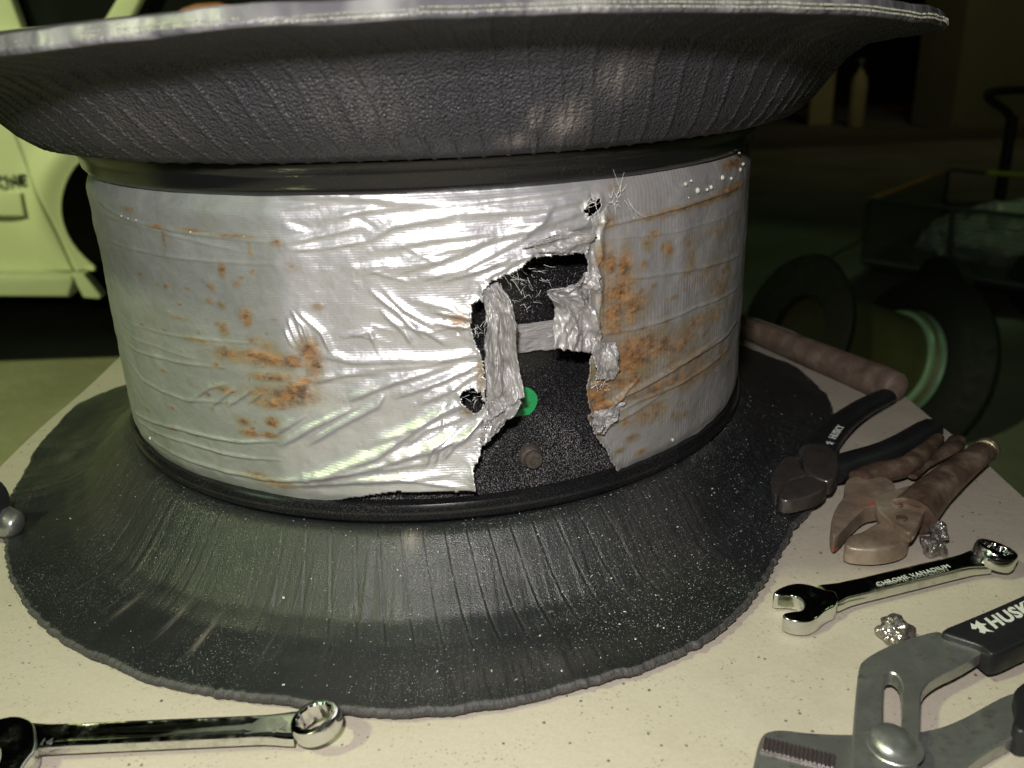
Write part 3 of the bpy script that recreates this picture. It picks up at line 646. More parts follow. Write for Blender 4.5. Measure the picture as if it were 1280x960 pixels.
def fibres(name, spots, parent=wheel, mat=M_fibre):
    bm = bmesh.new()
    for px, py, cnt, spread, ln, rb, da in spots:
        for _ in range(cnt):
            x = random.gauss(px, spread); y = random.gauss(py, spread*.7)
            a, z = on_drum(x, y, rb); q = random.uniform(0, 6.28) if da is None else random.gauss(da, .5); L = ln*random.uniform(.3, 1)
            pts = []; bend = random.gauss(0, .35); out = random.uniform(-.1, .6)
            for j in range(5):
                f = j/4; qq = q+bend*f
                pts.append(cyl(a + math.degrees(L*f*math.cos(qq)/.2), rb + .0006 + out*L*f*(.6+.4*f), z + L*f*math.sin(qq)))
            tube(bm, pts, [.00009*(1-.7*j/4) for j in range(5)], 4)
    return tag(from_bm(name, bm, mat, parent), kind='stuff')
fibres('loose_fibre', [(768, 248, 16, 6, .006, .202, None), (745, 268, 12, 7, .007, .2015, None), (735, 255, 14, 5, .007, .201, None), (640, 345, 14, 10, .008, .1985, -.8), (668, 345, 10, 10, .006, .192, -.6), (598, 410, 16, 6, .005, .199, None), (590, 498, 10, 6, .005, .200, None),
                       (600, 465, 18, 6, .004, .2, None), (745, 480, 20, 8, .005, .2025, None), (690, 415, 10, 6, .005, .2, None), (778, 240, 3, 2, .013, .202, 1.5), (785, 248, 3, 3, .012, .202, -.4), (655, 370, 12, 8, .005, .186, None)])
bm = bmesh.new()
for px, py, q in ((857,230,2.0),(864,226,1.6),(872,238,2.6),(884,237,1.6),(889,234,1.8),(903,222,2.4),(914,223,1.8),(925,212,2.0),(929,205,1.8),(924,191,1.5),(850,257,1.0),(861,247,1.0),(152,270,.9),(160,273,.9),(170,275,1),(238,290,1.1),(305,296,.7),(822,581,1.3),(841,550,1.6),(188,548,1.8),(792,273,1.2)):
    a, z = on_drum(px, py, .2003); bmesh.ops.create_icosphere(bm, subdivisions=2, radius=q*.00052, matrix=Matrix.Translation(cyl(a, .2003, z)) @ Matrix.Diagonal((1, 1, random.uniform(.8, 1.4), 1)))
tag(from_bm('glue_bead', bm, M_glue, wheel, True), kind='stuff')

# flakes of grit lying on the lower rubber
V = []; F = []
lowgrid = low_prof(np.arange(0, 360, 1.0))
for _ in range(2600):
    a = random.gauss(22, 26) if random.random() < .7 else random.uniform(-70, 75); f = random.uniform(.05, .97)
    j = int(f*45); P = lowgrid[int(a % 360), j]
    q = abs(random.gauss(0, .00022))+.00011; c = cyl(a, P[0], P[1]+.0002+q*.3); o = len(V)
    for _k in range(4): V.append(c + Vector((random.uniform(-1, 1), random.uniform(-1, 1), random.uniform(-.3, .8)))*q)
    F += [(o, o+1, o+2), (o, o+2, o+3), (o, o+3, o+1), (o+1, o+3, o+2)]
for px, py, ln, an in ((740, 720, .0040, .9), (688, 765, .004, .1), (645, 850, .002, .4), (822, 782, .0025, 1.2)):
    p = on_level(px, py, .022); o = len(V); d = Vector((math.cos(an), math.sin(an), 0))*ln/2; s_ = Vector((-d.y, d.x, 0))*.35
    V += [p-d, p+s_, p+d, p-s_+Vector((0, 0, .001))]; F += [(o, o+1, o+2), (o, o+2, o+3), (o, o+3, o+1), (o+1, o+3, o+2)]
tag(mesh_obj('grit', V, F, simple('grit_flake', (.55, .54, .52), .5, 0, .2, 500, 0), wheel), kind='stuff')

# ------------------------------------------------------------------ tools
def T(pts, z): return [on_level(x, y, z) for x, y in pts]
def plate(name, px, z, thick, mat, root, bevel=.0008, sm=1, parent=None):
    pts = T(px, z)
    if sm: pts = smooth_loop(pts, sm)
    return from_bm(name, prism(pts, thick, bevel, 3), mat, parent or root, True)
def ring_prism(outer, inner, h0, h1, name, mat, parent, bev=.0008):
    # outer / inner: equal-length 3-D loops (z ignored)
    bm = bmesh.new(); n = len(outer)
    ring = lambda L, z, sc=1.0: [bm.verts.new((p[0], p[1], z)) for p in L]
    def inset(L, k):
        c = sum((Vector(p) for p in L), Vector())/len(L); return [Vector(p)+(c-Vector(p)).normalized()*k for p in L]
    loops = [ring(outer, h0), ring(outer, h1-bev), ring(inset(outer, bev), h1), ring(inset(inner, -bev), h1), ring(inner, h1-bev), ring(inner, h0)]
    for a, b in zip(loops, loops[1:]+loops[:1]):
        for i in range(n): bm.faces.new((a[i], a[(i+1) % n], b[(i+1) % n], b[i]))
    return from_bm(name, bm, mat, parent, True)

def shank(name, a, b, wa, wb, z, th, mat, parent, recess=True):
    # bar from a to b with rounded sides and a sunken panel on top
    d = (b-a); L = d.length; d.normalize(); s = Vector((-d.y, d.x, 0)); rows = []
    bm = bmesh.new(); N = 30
    for i in range(N+1):
        f = i/N; w_ = wa+(wb-wa)*f; flare = .0018*(math.exp(-(f/.07)**2)+math.exp(-((1-f)/.07)**2)); w_ += flare
        p = a+d*L*f
        dep = .0007 if (recess and .12 < f < .86) else 0
        dep *= min(1, max(0, (f-.12)/.04))*min(1, max(0, (.86-f)/.04))
        sec = [(-w_, -th*.5), (-w_*1.0, th*.05), (-w_*.88, th*.42), (-w_*.70, th*.5), (-w_*.55, th*.5-dep), (w_*.55, th*.5-dep), (w_*.70, th*.5), (w_*.88, th*.42), (w_, th*.05), (w_, -th*.5)]
        rows.append([bm.verts.new((p.x+s.x*u, p.y+s.y*u, z+v)) for u, v in sec])
    for A_, B_ in zip(rows, rows[1:]):
        n = len(A_)
        for i in range(n): bm.faces.new((A_[i], A_[(i+1) % n], B_[(i+1) % n], B_[i]))
    bm.faces.new(rows[0]); bm.faces.new(rows[-1][::-1])
    return from_bm(name, bm, mat, parent, True)
def box_end(c, ax, rx, thick, tilt, name, mat, parent):
    # twelve-point ring, tilted
    bm = bmesh.new(); N = 48; prof = []
    M = Matrix.Translation(c) @ Matrix.Rotation(math.atan2(ax.y, ax.x), 4, 'Z') @ Matrix.Rotation(tilt, 4, 'Y')
    def loop(fn, z): return [bm.verts.new(M @ Vector((fn(i)*math.cos(2*math.pi*i/N), fn(i)*math.sin(2*math.pi*i/N), z))) for i in range(N)]
    ro = lambda k: (lambda i: k); ri = lambda k: (lambda i: k*(1+.085*abs(((i % 4)-2)/2)))
    h = thick/2
    L = [loop(ro(rx*.93), -h), loop(ro(rx), -h*.6), loop(ro(rx), h*.5), loop(ro(rx*.95), h*.88), loop(ro(rx*.88), h), loop(ri(rx*.70), h), loop(ri(rx*.63), h*.8), loop(ri(rx*.63), -h)]
    for a, b in zip(L, L[1:]+L[:1]):
        for i in range(N): bm.faces.new((a[i], a[(i+1) % N], b[(i+1) % N], b[i]))
    return from_bm(name, bm, mat, parent, True)

# wrench with the 14 mark (front left)
w1 = thing('combination_wrench', on_level(200, 925, 0), 'chrome wrench marked 14, lying on the bench in front of the rubber brim', 'wrench')
a = on_level(22, 925, .006); b = on_level(372, 907, .007)
sh = shank('shank', a, b, 0.0068, .0066, .0062, .0046, M_chrome, w1)
ax = (b-a).normalized()
box_end(on_level(396, 903, .0105), ax, .0104, .0075, -.22, 'ring_end', M_chrome, w1)
plate('open_jaw', [(45,912),(40,900),(22,893),(0,897),(-30,905),(-60,925),(-70,945),(-50,948),(-35,932),(-12,925),(2,935),(-2,955),(-25,975),(-30,990),(0,992),(20,975),(32,950),(46,936)], .0105, .0085, M_chrome, w1, .0012, 2)
sdir = Vector((-ax.y, ax.x, 0))
text_mesh('lettering', '14', .0058, M_steel, on_level(338, 915, .0087), ax, sdir, sh, .0001)
text_mesh('lettering', '14', .0050, M_steel, on_level(47, 931, .0087), ax, sdir, sh, .0001)

# wrench with CHROME VANADIUM (right)
w2 = thing('combination_wrench', on_level(1110, 728, 0), 'dark chrome wrench lettered CHROME VANADIUM, below the rusty locking pliers', 'wrench')
a = on_level(1034, 748, .006); b = on_level(1226, 698, .008)
sh = shank('shank', a, b, .0064, .0058, .0066, .0060, M_chrome, w2, False)
ax = (b-a).normalized(); sdir = Vector((-ax.y, ax.x, 0))
box_end(on_level(1243, 694, .010), ax, .0105, .0095, .28, 'ring_end', M_chrome, w2)
plate('open_jaw', [(1046,738),(1030,737),(1016,731),(998,728),(982,731),(968,738),(966,744),(990,743),(1001,748),(1006,756),(1003,763),(990,764),(979,766),(978,771),(992,776),(1010,777),(1022,772),(1032,762),(1048,755)], .0098, .0078, M_chrome, w2, .0010, 2)
text_mesh('lettering', 'CHROME VANADIUM', .0042, M_white, on_level(1098, 732.5, .0100), ax, sdir, sh, .0001)

# large tongue-and-groove pliers (bottom right)
sj = thing('slip_joint_pliers', on_level(1110, 920, 0), 'large grey adjustable pliers with slotted jaw and black HUSKY handle, at the bottom right', 'pliers')
# plate with slot : outer and slot loops
z1 = .0135
outer = smooth_loop(T([(1079,823),(1073,835),(1070,870),(1065,930),(1062,990),(1085,1010),(1120,1010),(1146,990),(1150,930),(1151,880),(1153,860),(1170,845),(1200,832),(1232,812),(1240,806),(1200,800),(1178,790),(1168,788),(1140,796),(1110,806)], z1), 2)
slot = smooth_loop(T([(1106,842),(1104,870),(1104,905),(1106,935),(1124,938),(1128,905),(1129,872),(1127,850),(1117,840)], z1), 2)
def plate_with_hole(name, outer, hole, z, thick, mat, parent):
    bm = bmesh.new()
    def loop(L, z_): 
        vs = [bm.verts.new((p[0], p[1], z_)) for p in L]; es = [bm.edges.new((vs[i], vs[(i+1) % len(vs)])) for i in range(len(vs))]; return vs, es
    def shr(L, k):
        n = len(L); out = []
        ar = sum(L[i][0]*L[(i+1) % n][1]-L[(i+1) % n][0]*L[i][1] for i in range(n)); sgn = 1 if ar > 0 else -1
        for i in range(n):
            d = (Vector(L[(i+1) % n])-Vector(L[i-1])); d.z = 0; d.normalize(); out.append(Vector(L[i])+Vector((-d.y, d.x, 0))*k*sgn)
        return out
    bv = .0007
    to, eo = loop(shr(outer, bv), z); ti, ei = loop(shr(hole, -bv), z)
    bmesh.ops.triangle_fill(bm, edges=eo+ei, use_beauty=True)
    for L, tv in ((outer, to), (hole, ti)):
        m1 = [bm.verts.new((p[0], p[1], z-bv)) for p in L]; m2 = [bm.verts.new((p[0], p[1], z-thick)) for p in L]; n = len(L)
        for A_, B_ in ((tv, m1), (m1, m2)):
            for i in range(n): bm.faces.new((A_[i], A_[(i+1) % n], B_[(i+1) % n], B_[i]))
    return from_bm(name, bm, mat, parent, True)
plate_with_hole('slotted_jaw', outer, slot, z1, .0062, M_steel, sj)
plate('lower_arm', [(948,928),(955,915),(975,911),(1010,916),(1060,918),(1110,916),(1160,914),(1200,900),(1235,880),(1262,866),(1300,860),(1320,880),(1300,905),(1262,925),(1225,945),(1180,985),(1120,1000),(1040,985),(980,975),(940,965),(944,945)], .0072, .0062, M_steel, sj, .0009, 2)
# teeth of the lower jaw
for i in range(17):
    f = i/16; p = on_level(955+f*86, 930+f*22, .0074); bm = bmesh.new()
    d = Vector((ax.x, ax.y, 0)); u = on_level(1040, 952, .0074)-on_level(955, 930, .0074); u.normalize(); s_ = Vector((-u.y, u.x, 0))
    q = [p-s_*.0042-u*.0010, p+s_*.0030-u*.0010, p+s_*.0030+u*.0010, p-s_*.0042+u*.0010]
    tp = [p-s_*.0042+Vector((0, 0, .0016)), p+s_*.0030+Vector((0, 0, .0016))]
    v_ = [bm.verts.new(x) for x in q+tp]
    for f_ in ((0, 1, 5, 4), (3, 4, 5, 2), (0, 4, 3), (1, 2, 5), (0, 3, 2, 1)): bm.faces.new([v_[k_] for k_ in f_])
    from_bm('tooth', bm, M_teeth, sj)
c = on_level(1117, 925, .0165)
piv = from_bm('pivot_bolt', cap_lathe(lathe([(.0050, -.006), (.0052, -.0020), (.0078, -.0018), (.0082, -.0008), (.0076, .0004), (.0055, .0016), (.0028, .0022), (.0005, .0024)], 36, c, (0.10, -.18, 1))), M_steel, sj, True)
from_bm('washer', lathe([(.0058, .0001), (.0098, .0001), (.0102, .0004), (.0098, .0008), (.0058, .0008)], 40, on_level(1119, 934, z1), None, True), M_steel, sj, True)
hp = smooth_path([on_level(1206, 803, .0105), on_level(1262, 778, .0115), on_level(1320, 752, .0125), on_level(1420, 700, .013)], 3)
bm = bmesh.new(); n = len(hp)
outl = T([(1170,789),(1205,775),(1260,752),(1340,715),(1400,690),(1420,730),(1340,775),(1285,800),(1243,820),(1232,812),(1225,806),(1200,798)], .0165)
grip = from_bm('upper_grip', prism(smooth_loop(outl, 2), .011, .0022, 4), M_grip, sj, True)
ga = (on_level(1330, 738, .0167)-on_level(1240, 778, .0167)).normalized()
text_mesh('lettering', 'HUSKY', .0098, M_white, on_level(1243.5, 785.5, .0167), ga, Vector((-ga.y, ga.x, 0)), grip, .0001, .25, .00035)
def dog_mark(name, px, py, z, sc, ga, parent):      # running-dog emblem: pointed head, back, tail
    u = ga; v = Vector((-ga.y, ga.x, 0)); o = on_level(px, py, z)
    P = [(-.1, .55), (.30, .95), (.38, .70), (.80, .98), (.78, .62), (1.0, .45), (.72, .40), (.62, .12), (.74, -.22), (.40, .02), (.16, -.10), (.02, .15), (.22, .30), (.30, .50), (.10, .42)]
    pts = [o+u*x*sc+v*y*sc for x, y in P]
    bm = bmesh.new(); a = [bm.verts.new(p) for p in pts]; f = bm.faces.new(a); e = bmesh.ops.extrude_face_region(bm, geom=[f]); bmesh.ops.translate(bm, verts=[x for x in e['geom'] if isinstance(x, bmesh.types.BMVert)], vec=(0, 0, .0001))
    return from_bm(name, bm, M_white, parent)
dog_mark('dog_emblem', 1227, 792, .0167, .0078, ga, grip)
outl = T([(1266,866),(1272,856),(1290,845),(1400,800),(1430,850),(1340,905),(1280,918),(1264,905),(1272,890)], .0130)
from_bm('lower_grip', prism(smooth_loop(outl, 2), .012, .0022, 4), M_grip, sj, True)

# black-handled lineman pliers
lp = thing('combination_pliers', on_level(1040, 570, 0), 'pliers with black grips lettered HUSKY, jaws resting on the rubber brim', 'pliers')
plate('jaw', [(963,602),(966,590),(974,578),(985,569),(994,571),(1000,580),(1004,588),(1010,594),(992,598),(980,606),(972,620),(965,615)], .0165, .0075, M_plierjaw, lp, .0013, 2)
plate('jaw', [(972,622),(978,607),(990,599),(1008,595),(1026,596),(1036,602),(1030,612),(1016,619),(1000,623),(984,626)], .0185, .0085, M_plierjaw, lp, .0015, 2)
plate('pivot_block', [(1002,570),(1008,556),(1022,553),(1040,558),(1050,572),(1048,590),(1040,602),(1022,598),(1006,588)], .0195, .0095, M_plierjaw, lp, .0020, 2)
bm = bmesh.new(); pts = smooth_path([on_level(1018, 568, .0125), on_level(1032, 548, .0120), on_level(1052, 528, .0115), on_level(1078, 510, .011), on_level(1100, 499, .0105), on_level(1110, 494, .0105)], 3)
n = len(pts); g1 = from_bm('grip', tube(bm, pts, [np.interp(i/(n-1), [0, .15, .5, .8, .95, 1], [.0100, .0112, .0088, .0080, .0074, .0050]) for i in range(n)], 20, .70), M_grip, lp, True)
bm = bmesh.new(); pts = smooth_path([on_level(1038, 590, .0120), on_level(1062, 580, .0115), on_level(1096, 570, .011), on_level(1128, 556, .0105), on_level(1154, 540, .0100), on_level(1166, 533, .010)], 3)
from_bm('grip', tube(bm, pts, [np.interp(i/(n-1), [0, .15, .5, .8, .95, 1], [.0100, .0108, .0092, .0088, .0080, .0055]) for i in range(n)], 20, .70), M_grip, lp, True)
p0 = on_level(1038, 552, .0192); p1 = on_level(1056, 528, .0192); ga = (p1-p0).normalized()
text_mesh('lettering', 'HUSKY', .0068, M_white, on_level(1044, 549, .0193), ga, Vector((-ga.y, ga.x, 0)), g1, .0001, .2, .00025)
dog_mark('dog_emblem', 1040, 556, .0193, .0048, ga, g1)

# rusty locking pliers
rp = thing('locking_pliers', on_level(1130, 620, 0), 'brown rusty locking pliers with red worn jaws, beside the black grips', 'pliers')
plate('upper_jaw', [(1055,606),(1062,596),(1080,594),(1112,596),(1122,612),(1112,628),(1094,632),(1082,634),(1066,648),(1046,671),(1040,668),(1038,652),(1046,632),(1056,620)], .0150, .0100, M_jaw_red, rp, .0020, 2)
plate('lower_jaw', [(1056,676),(1062,668),(1078,664),(1090,656),(1104,650),(1096,640),(1104,628),(1128,640),(1140,668),(1132,680),(1100,687),(1070,686),(1056,682)], .0128, .0095, M_jaw_pale, rp, .0018, 2)
sp_ = plate('side_plate', [(1092,624),(1100,615),(1124,610),(1144,604),(1164,606),(1162,625),(1150,652),(1140,668),(1128,662),(1112,650),(1098,638)], .0175, .0060, M_jaw_pale, rp, .0018, 2)
for px, py in ((1122, 631), (1149, 628), (1127, 648)):
    from_bm('rivet', cap_lathe(lathe([(.0030, -.001), (.0030, .0006), (.0024, .0011), (.0010, .0008), (.0002, .0004)], 20, on_level(px, py, .0178))), M_brown, rp, True)
bm = bmesh.new(); pts = smooth_path([on_level(1138, 645, .0110), on_level(1162, 618, .0125), on_level(1190, 594, .0125), on_level(1216, 574, .0115), on_level(1232, 563, .0110)], 3); n = len(pts)
from_bm('fixed_handle', tube(bm, pts, [np.interp(i/(n-1), [0, .3, .6, 1], [.0140, .0112, .0092, .0074]) for i in range(n)], 20, .78), M_brown, rp, True)
from_bm('adjusting_screw', cap_lathe(lathe([(.0050, -.002), (.0072, -.001), (.0078, .001), (.0076, .004), (.0062, .0056), (.0030, .0062), (.0003, .0064)], 24, on_level(1232, 563, .0110), (on_level(1240, 557, .011)-on_level(1225, 568, .011)))), simple('brassy_end', (.50, .40, .28), .3, .7, .3, 200, .3), rp, True)
bm = bmesh.new(); pts = smooth_path([on_level(1072, 600, .0125), on_level(1098, 590, .0130), on_level(1130, 585, .0130), on_level(1152, 568, .0115), on_level(1174, 546, .0100)], 3); n = len(pts)
from_bm('moving_handle', tube(bm, pts, [np.interp(i/(n-1), [0, .3, .7, 1], [.0068, .0080, .0060, .0032]) for i in range(n)], 16, .8), M_brown, rp, True)
bm = bmesh.new(); pts = smooth_path([on_level(1140, 596, .0090), on_level(1156, 582, .0085), on_level(1172, 571, .0080), on_level(1190, 560, .0080), on_level(1198, 547, .0080)], 3); n = len(pts)
from_bm('release_lever', tube(bm, pts, [np.interp(i/(n-1), [0, .3, .75, .95, 1], [.0030, .0030, .0062, .0050, .0015]) for i in range(n)], 14, .45), M_brown, rp, True)

# wooden handle rod
hr = thing('wooden_handle', on_level(1030, 455, 0), 'brown worn wooden tool handle lying along the back edge of the bench', 'tool handle')
bm = bmesh.new(); a, b = on_level(905, 398, .0125), on_level(1122, 486, .0120); pts = [a.lerp(b, i/40) for i in range(41)]
rr = [np.interp(i/40, [0, .15, .55, .86, .90, .97, 1], [.0095, .0100, .0118, .0126, .0134, .0128, .0108])*(1+.006*math.sin(i*1.7)+.006*math.sin(i*.6)) for i in range(41)]
from_bm('shaft', tube(bm, pts, rr, 28), M_wood, hr, True)
d = (b-a).normalized()
from_bm('end_cap', cap_lathe(lathe([(.0120, -.0015), (.0098, .0006), (.0050, .0012), (.0002, .0010)], 28, b, d)), M_wood, hr, True)

# two knots of crumpled metal
def crumple(name, px, py, rad, sx, sz, seed, label, lobes=1):
    t_ = thing(name, on_level(px, py, 0), label, 'metal scrap')
    bm = bmesh.new()
    for l_ in range(lobes):
        c = on_level(px, py, 0)+Vector((l_*.0055, l_*.0060, rad*sz+l_*.004)); q = rad*(1-.22*l_)
        r0 = bmesh.ops.create_icosphere(bm, subdivisions=4, radius=1.0)
        for v_ in r0['verts']:
            p = v_.co.copy(); k_ = 1+.55*mnoise.noise(p*1.3+Vector((seed, l_, 0)))+.22*abs(mnoise.noise(p*2.2+Vector((seed, 0, l_*3))))-.10*abs(mnoise.noise(p*4.0+Vector((0, seed, 0))))
            v_.co = c+Vector((p.x*sx, p.y*sx, p.z*sz))*q*k_
    from_bm('crumpled_body', bm, M_foil, t_); return t_
crumple('crumpled_metal_knot', 1166, 694, .0062, .95, 1.0, 3.1, 'twisted crumpled metal knot touching the wrench lettered CHROME VANADIUM', 2)
crumple('crumpled_metal_ball', 1117, 801, .0068, 1.0, .9, 8.4, 'small glittering crumpled metal ball above the slotted grey plier jaw')

# tool end at the left frame edge
lt = thing('hand_tool_end', on_level(0, 650, 0), 'dark tool end with dull grey rounded tip, at the left edge against the rubber', 'hand tool')
bm = bmesh.new(); pts = smooth_path([on_level(-70, 625, .016), on_level(-30, 640, .015), on_level(0, 650, .013), on_level(18, 656, .011), on_level(26, 658, .010)], 2); n = len(pts)
from_bm('metal_tip', tube(bm, pts, [np.interp(i/(n-1), [0, .5, .8, 1], [.0100, .0095, .0075, .0030]) for i in range(n)], 18), M_steel, lt, True)
bm = bmesh.new(); tube(bm, [on_level(-60, 640, .018), on_level(-12, 622, .030)], .0125, 22); from_bm('dark_knob', bm, M_grip, lt, True)

# ------------------------------------------------------------------ the parked car, left, behind
Y = 2.2
car = thing('parked_car', (-1.6, Y+.8, -.75), 'pale green lit parked car door and wheel arch, behind the bench at left', 'car')
def wall_plate(name, px, mat, root, Y_, thick=.03, bevel=.004, sm=1, parent=None):
    pts = [on_wall(x, y, Y_) for x, y in px]
    if sm: pts = smooth_loop(pts, sm)
    bm = bmesh.new(); f = [bm.verts.new(p) for p in pts]; g = [bm.verts.new(p+Vector((0, thick, 0))) for p in pts]; n = len(pts)
    ff = bm.faces.new(f); bm.faces.new(g[::-1])
    for i in range(n): bm.faces.new((f[i], g[i], g[(i+1) % n], f[(i+1) % n]))
    bmesh.ops.recalc_face_normals(bm, faces=bm.faces)
    if bevel: bmesh.ops.bevel(bm, geom=list(ff.edges), offset=bevel, segments=3, affect='EDGES', profile=.5)
    return from_bm(name, bm, mat, parent or root, True)
# body side as a curved sheet in x/z with the arch cut out
def body_side():
    zs = np.linspace(-.35, .33, 150); xs = np.concatenate([np.linspace(-3.4, -1.4, 60), np.linspace(-1.395, -.75, 330), np.linspace(-.745, .9, 120)]); X_, Z_ = np.meshgrid(xs, zs, indexing='ij')
    ycurve = Y + .05*((Z_-.05)/.35)**2*(Z_ > .05) + .03*((Z_+.02)/.3)**2*(Z_ < 0)
    ac = (-.58, -.20)                              # arch centre x,z
    dx = (X_-ac[0])/.515; dz = (Z_-ac[1])/.315; q = np.hypot(dx, dz)
    ycurve -= .022*np.exp(-((q-1.12)/.10)**2)
    gap = np.interp(Z_, [-.36, -.2, -.05, .1, .33], [-1.095, -1.125, -1.155, -1.18, -1.20])      # door gap line
    ycurve += .012*np.exp(-((X_-gap)/.0035)**2)
    V = np.stack([X_, ycurve, Z_], -1).reshape(-1, 3); F = grid_faces(510, 150)
    inn = (q < 1).ravel(); F = F[~inn[F].any(1)]
    # pull boundary vertices onto the arch ellipse
    V = V.copy(); qq = q.ravel(); near = (qq > .0) & (qq < 1.06) & ~inn
    vx = ac[0]+(V[:, 0]-ac[0])/qq; vz = ac[1]+(V[:, 2]-ac[1])/qq
    edge_v = np.zeros(len(V), bool)
    cnt = np.zeros(len(V)); np.add.at(cnt, F.ravel(), 1); edge_v = near & (cnt < 4)
    V[edge_v, 0] = vx[edge_v]; V[edge_v, 2] = vz[edge_v]
    o = np_mesh('body_side', V, F, M_car, car); md = o.modifiers.new('thick', 'SOLIDIFY'); md.thickness = .012; md.offset = -1
    return o
body = body_side()
# moulding
mo = wall_plate('side_moulding', [(-260, 240), (25, 242), (31, 271), (-260, 268)], M_car, car, Y-.022, .03, .006, 0)
bm = bmesh.new()
text_mesh('lettering', 'CHE', .048, simple('badge_metal', (.05, .06, .05), .3, .5, .1, 20, 0), on_wall(-9, 234, Y-.012), (1, 0, 0), (0, 0, 1), body, .003)
sill = wall_plate('sill', [(-300, 340), (88, 345), (92, 350), (86, 372), (-300, 369)], M_cartrim, car, Y-.03, .16, .01, 0)
wall_plate('mud_flap', [(88,342),(104,343),(126,370),(124,374),(104,372)], M_cartrim, car, Y-.02, .05, .004, 0)
# arch liner and tyre
bm = lathe([(.36, -.02), (.40, .0), (.42, .25), (.02, .26)], 48, (-.58, Y+.02, -.26), (0, 1, 0)); from_bm('arch_liner', bm, M_tyre, car, True)
bm = cap_lathe(lathe([(.20, 0), (.30, -.01), (.335, .02), (.345, .10), (.335, .20), (.2, .21)], 56, (-.56, Y+.06, -.405), (0, 1, 0))); tw = from_bm('wheel', bm, M_tyre, car, True)
bm = cap_lathe(lathe([(.20, -.002), (.19, .03), (.06, .05), (.05, .01), (.001, .01)], 40, (-.56, Y+.055, -.405), (0, 1, 0))); from_bm('hub', bm, M_dark, tw, True)
# greenhouse: pillars and glass
wall_plate('window', [(-300, -260), (-300, 40), (130, 42), (180, 25), (330, 30), (300, -260)], M_glass, car, Y+.16, .01, 0, 0)
wall_plate('pillar', [(-60, -120), (-30, -120), (30, 42), (2, 52)], M_car, car, Y+.10, .04, .008, 0)
wall_plate('pillar', [(200, -90), (222, -90), (155, 40), (118, 44)], M_car, car, Y+.10, .04, .008, 0)
bm = bmesh.new(); box(bm, -3.4, .9, Y+.06, Y+1.6, .325, .34); from_bm('waistline', bm, M_car, car)
bm = bmesh.new(); box(bm, -3.4, .9, Y+.45, Y+1.6, -.42, .32); from_bm('underbody', bm, M_tyre, car)
wall_plate('seat_back', [(215, 26), (230, 6), (285, 2), (300, 24)], simple('faded_red_cloth', (.35, .14, .10), .8, 0, .2, 10), car, Y+.12, .03, .01, 1)

# ------------------------------------------------------------------ things in the dark on the right
# another stripped wheel with its flared halves, standing on edge
dw = thing('stripped_wheel', (1.30, 1.72, -.75), 'olive wheel drum standing on edge between two black tyre halves, behind the bench', 'wheel')
A0 = on_wall(1004, 418, 1.55); A1 = on_wall(1128, 456, 1.62); axv = (A1-A0).normalized(); Lw = (A1-A0).length
from_bm('drum', lathe([(.13, 0), (.135, .02), (.13, .05), (.13, Lw-.05), (.15, Lw-.03)], 64, A0, axv), M_olive, dw, True)
from_bm('tyre_half', lathe([(.10, .00), (.16, .012), (.19, -.01), (.205, -.035), (.20, -.045), (.17, -.03), (.10, -.02)], 64, A0, axv, True), M_tyre, dw, True)
from_bm('tyre_half', lathe([(.152, Lw-.012), (.18, Lw-.022), (.225, Lw-.01), (.265, Lw+.03), (.262, Lw+.05), (.22, Lw+.03), (.152, Lw+.01)], 64, A0, axv, True), M_tyre, dw, True)
from_bm('pale_rim', lathe([(.130, Lw-.052), (.140, Lw-.050), (.143, Lw-.042), (.138, Lw-.038), (.147, Lw-.030), (.150, Lw-.022), (.144, Lw-.018), (.152, Lw-.010), (.155, Lw+.0), (.15, Lw+.01)], 64, A0, axv), M_greenrim, dw, True)
# mesh cart
mc = thing('mesh_cart', (2.3, 2.6, -.75), 'dark wire mesh cart with a rusty top rail holding a wrapped bundle', 'cart')
def rod(name, a, b, r_, mat, root):
    bm = bmesh.new(); tube(bm, [a, b], r_, 8); return from_bm(name, bm, mat, root, True)
c1, c2, c3 = on_wall(1086, 250, 2.6), on_wall(1300, 272, 2.35), on_wall(1186, 212, 3.6)
d1, d2 = on_wall(1078, 325, 2.6), on_wall(1300, 362, 2.35)
c4 = c2+(c3-c1); d3 = d1+(c3-c1); d4 = d2+(c3-c1)
rod('top_rail', c1, c3, .010, M_orange, mc); rod('front_rail', c1, c2, .009, M_mesh, mc); rod('back_rail', c3, c4, .009, M_mesh, mc)
rod('bottom_rail', d1, d2, .013, M_mesh, mc); rod('bottom_rail', d1, d3, .010, M_mesh, mc)
for a, b in ((c1, d1), (c2, d2), (c1.lerp(c2, .5), d1.lerp(d2, .5)), (c3, d3)): rod('post', a, b, .009, M_mesh, mc)
bm = bmesh.new()
for i in range(1, 60): tube(bm, [c1.lerp(c2, i/60), d1.lerp(d2, i/60)], .0016, 4)
for i in range(1, 14): tube(bm, [c1.lerp(d1, i/14), c2.lerp(d2, i/14)], .0016, 4)
for i in range(1, 60): tube(bm, [c1.lerp(c3, i/60), d1.lerp(d3, i/60)], .0016, 4)
tag(from_bm('wire_mesh', bm, M_mesh, mc), kind='stuff')
bm = bmesh.new(); v = [bm.verts.new(p) for p in (d1, d2, d4, d3)]; bm.faces.new(v); e = bmesh.ops.extrude_face_region(bm, geom=bm.faces[:]); bmesh.ops.translate(bm, verts=[x for x in e['geom'] if isinstance(x, bmesh.types.BMVert)], vec=(0, 0, -.02)); from_bm('deck', bm, M_dark, mc)
for px, py in ((1175, 395), (1290, 400)):
    c = on_wall(px, py, 2.4); c.z = -.625
    from_bm('cart_wheel', cap_lathe(lathe([(.03, -.03), (.09, -.035), (.12, -.02), (.12, .02), (.09, .035), (.03, .03)], 40, c, (1, .25, 0))), M_tyre, mc, True)
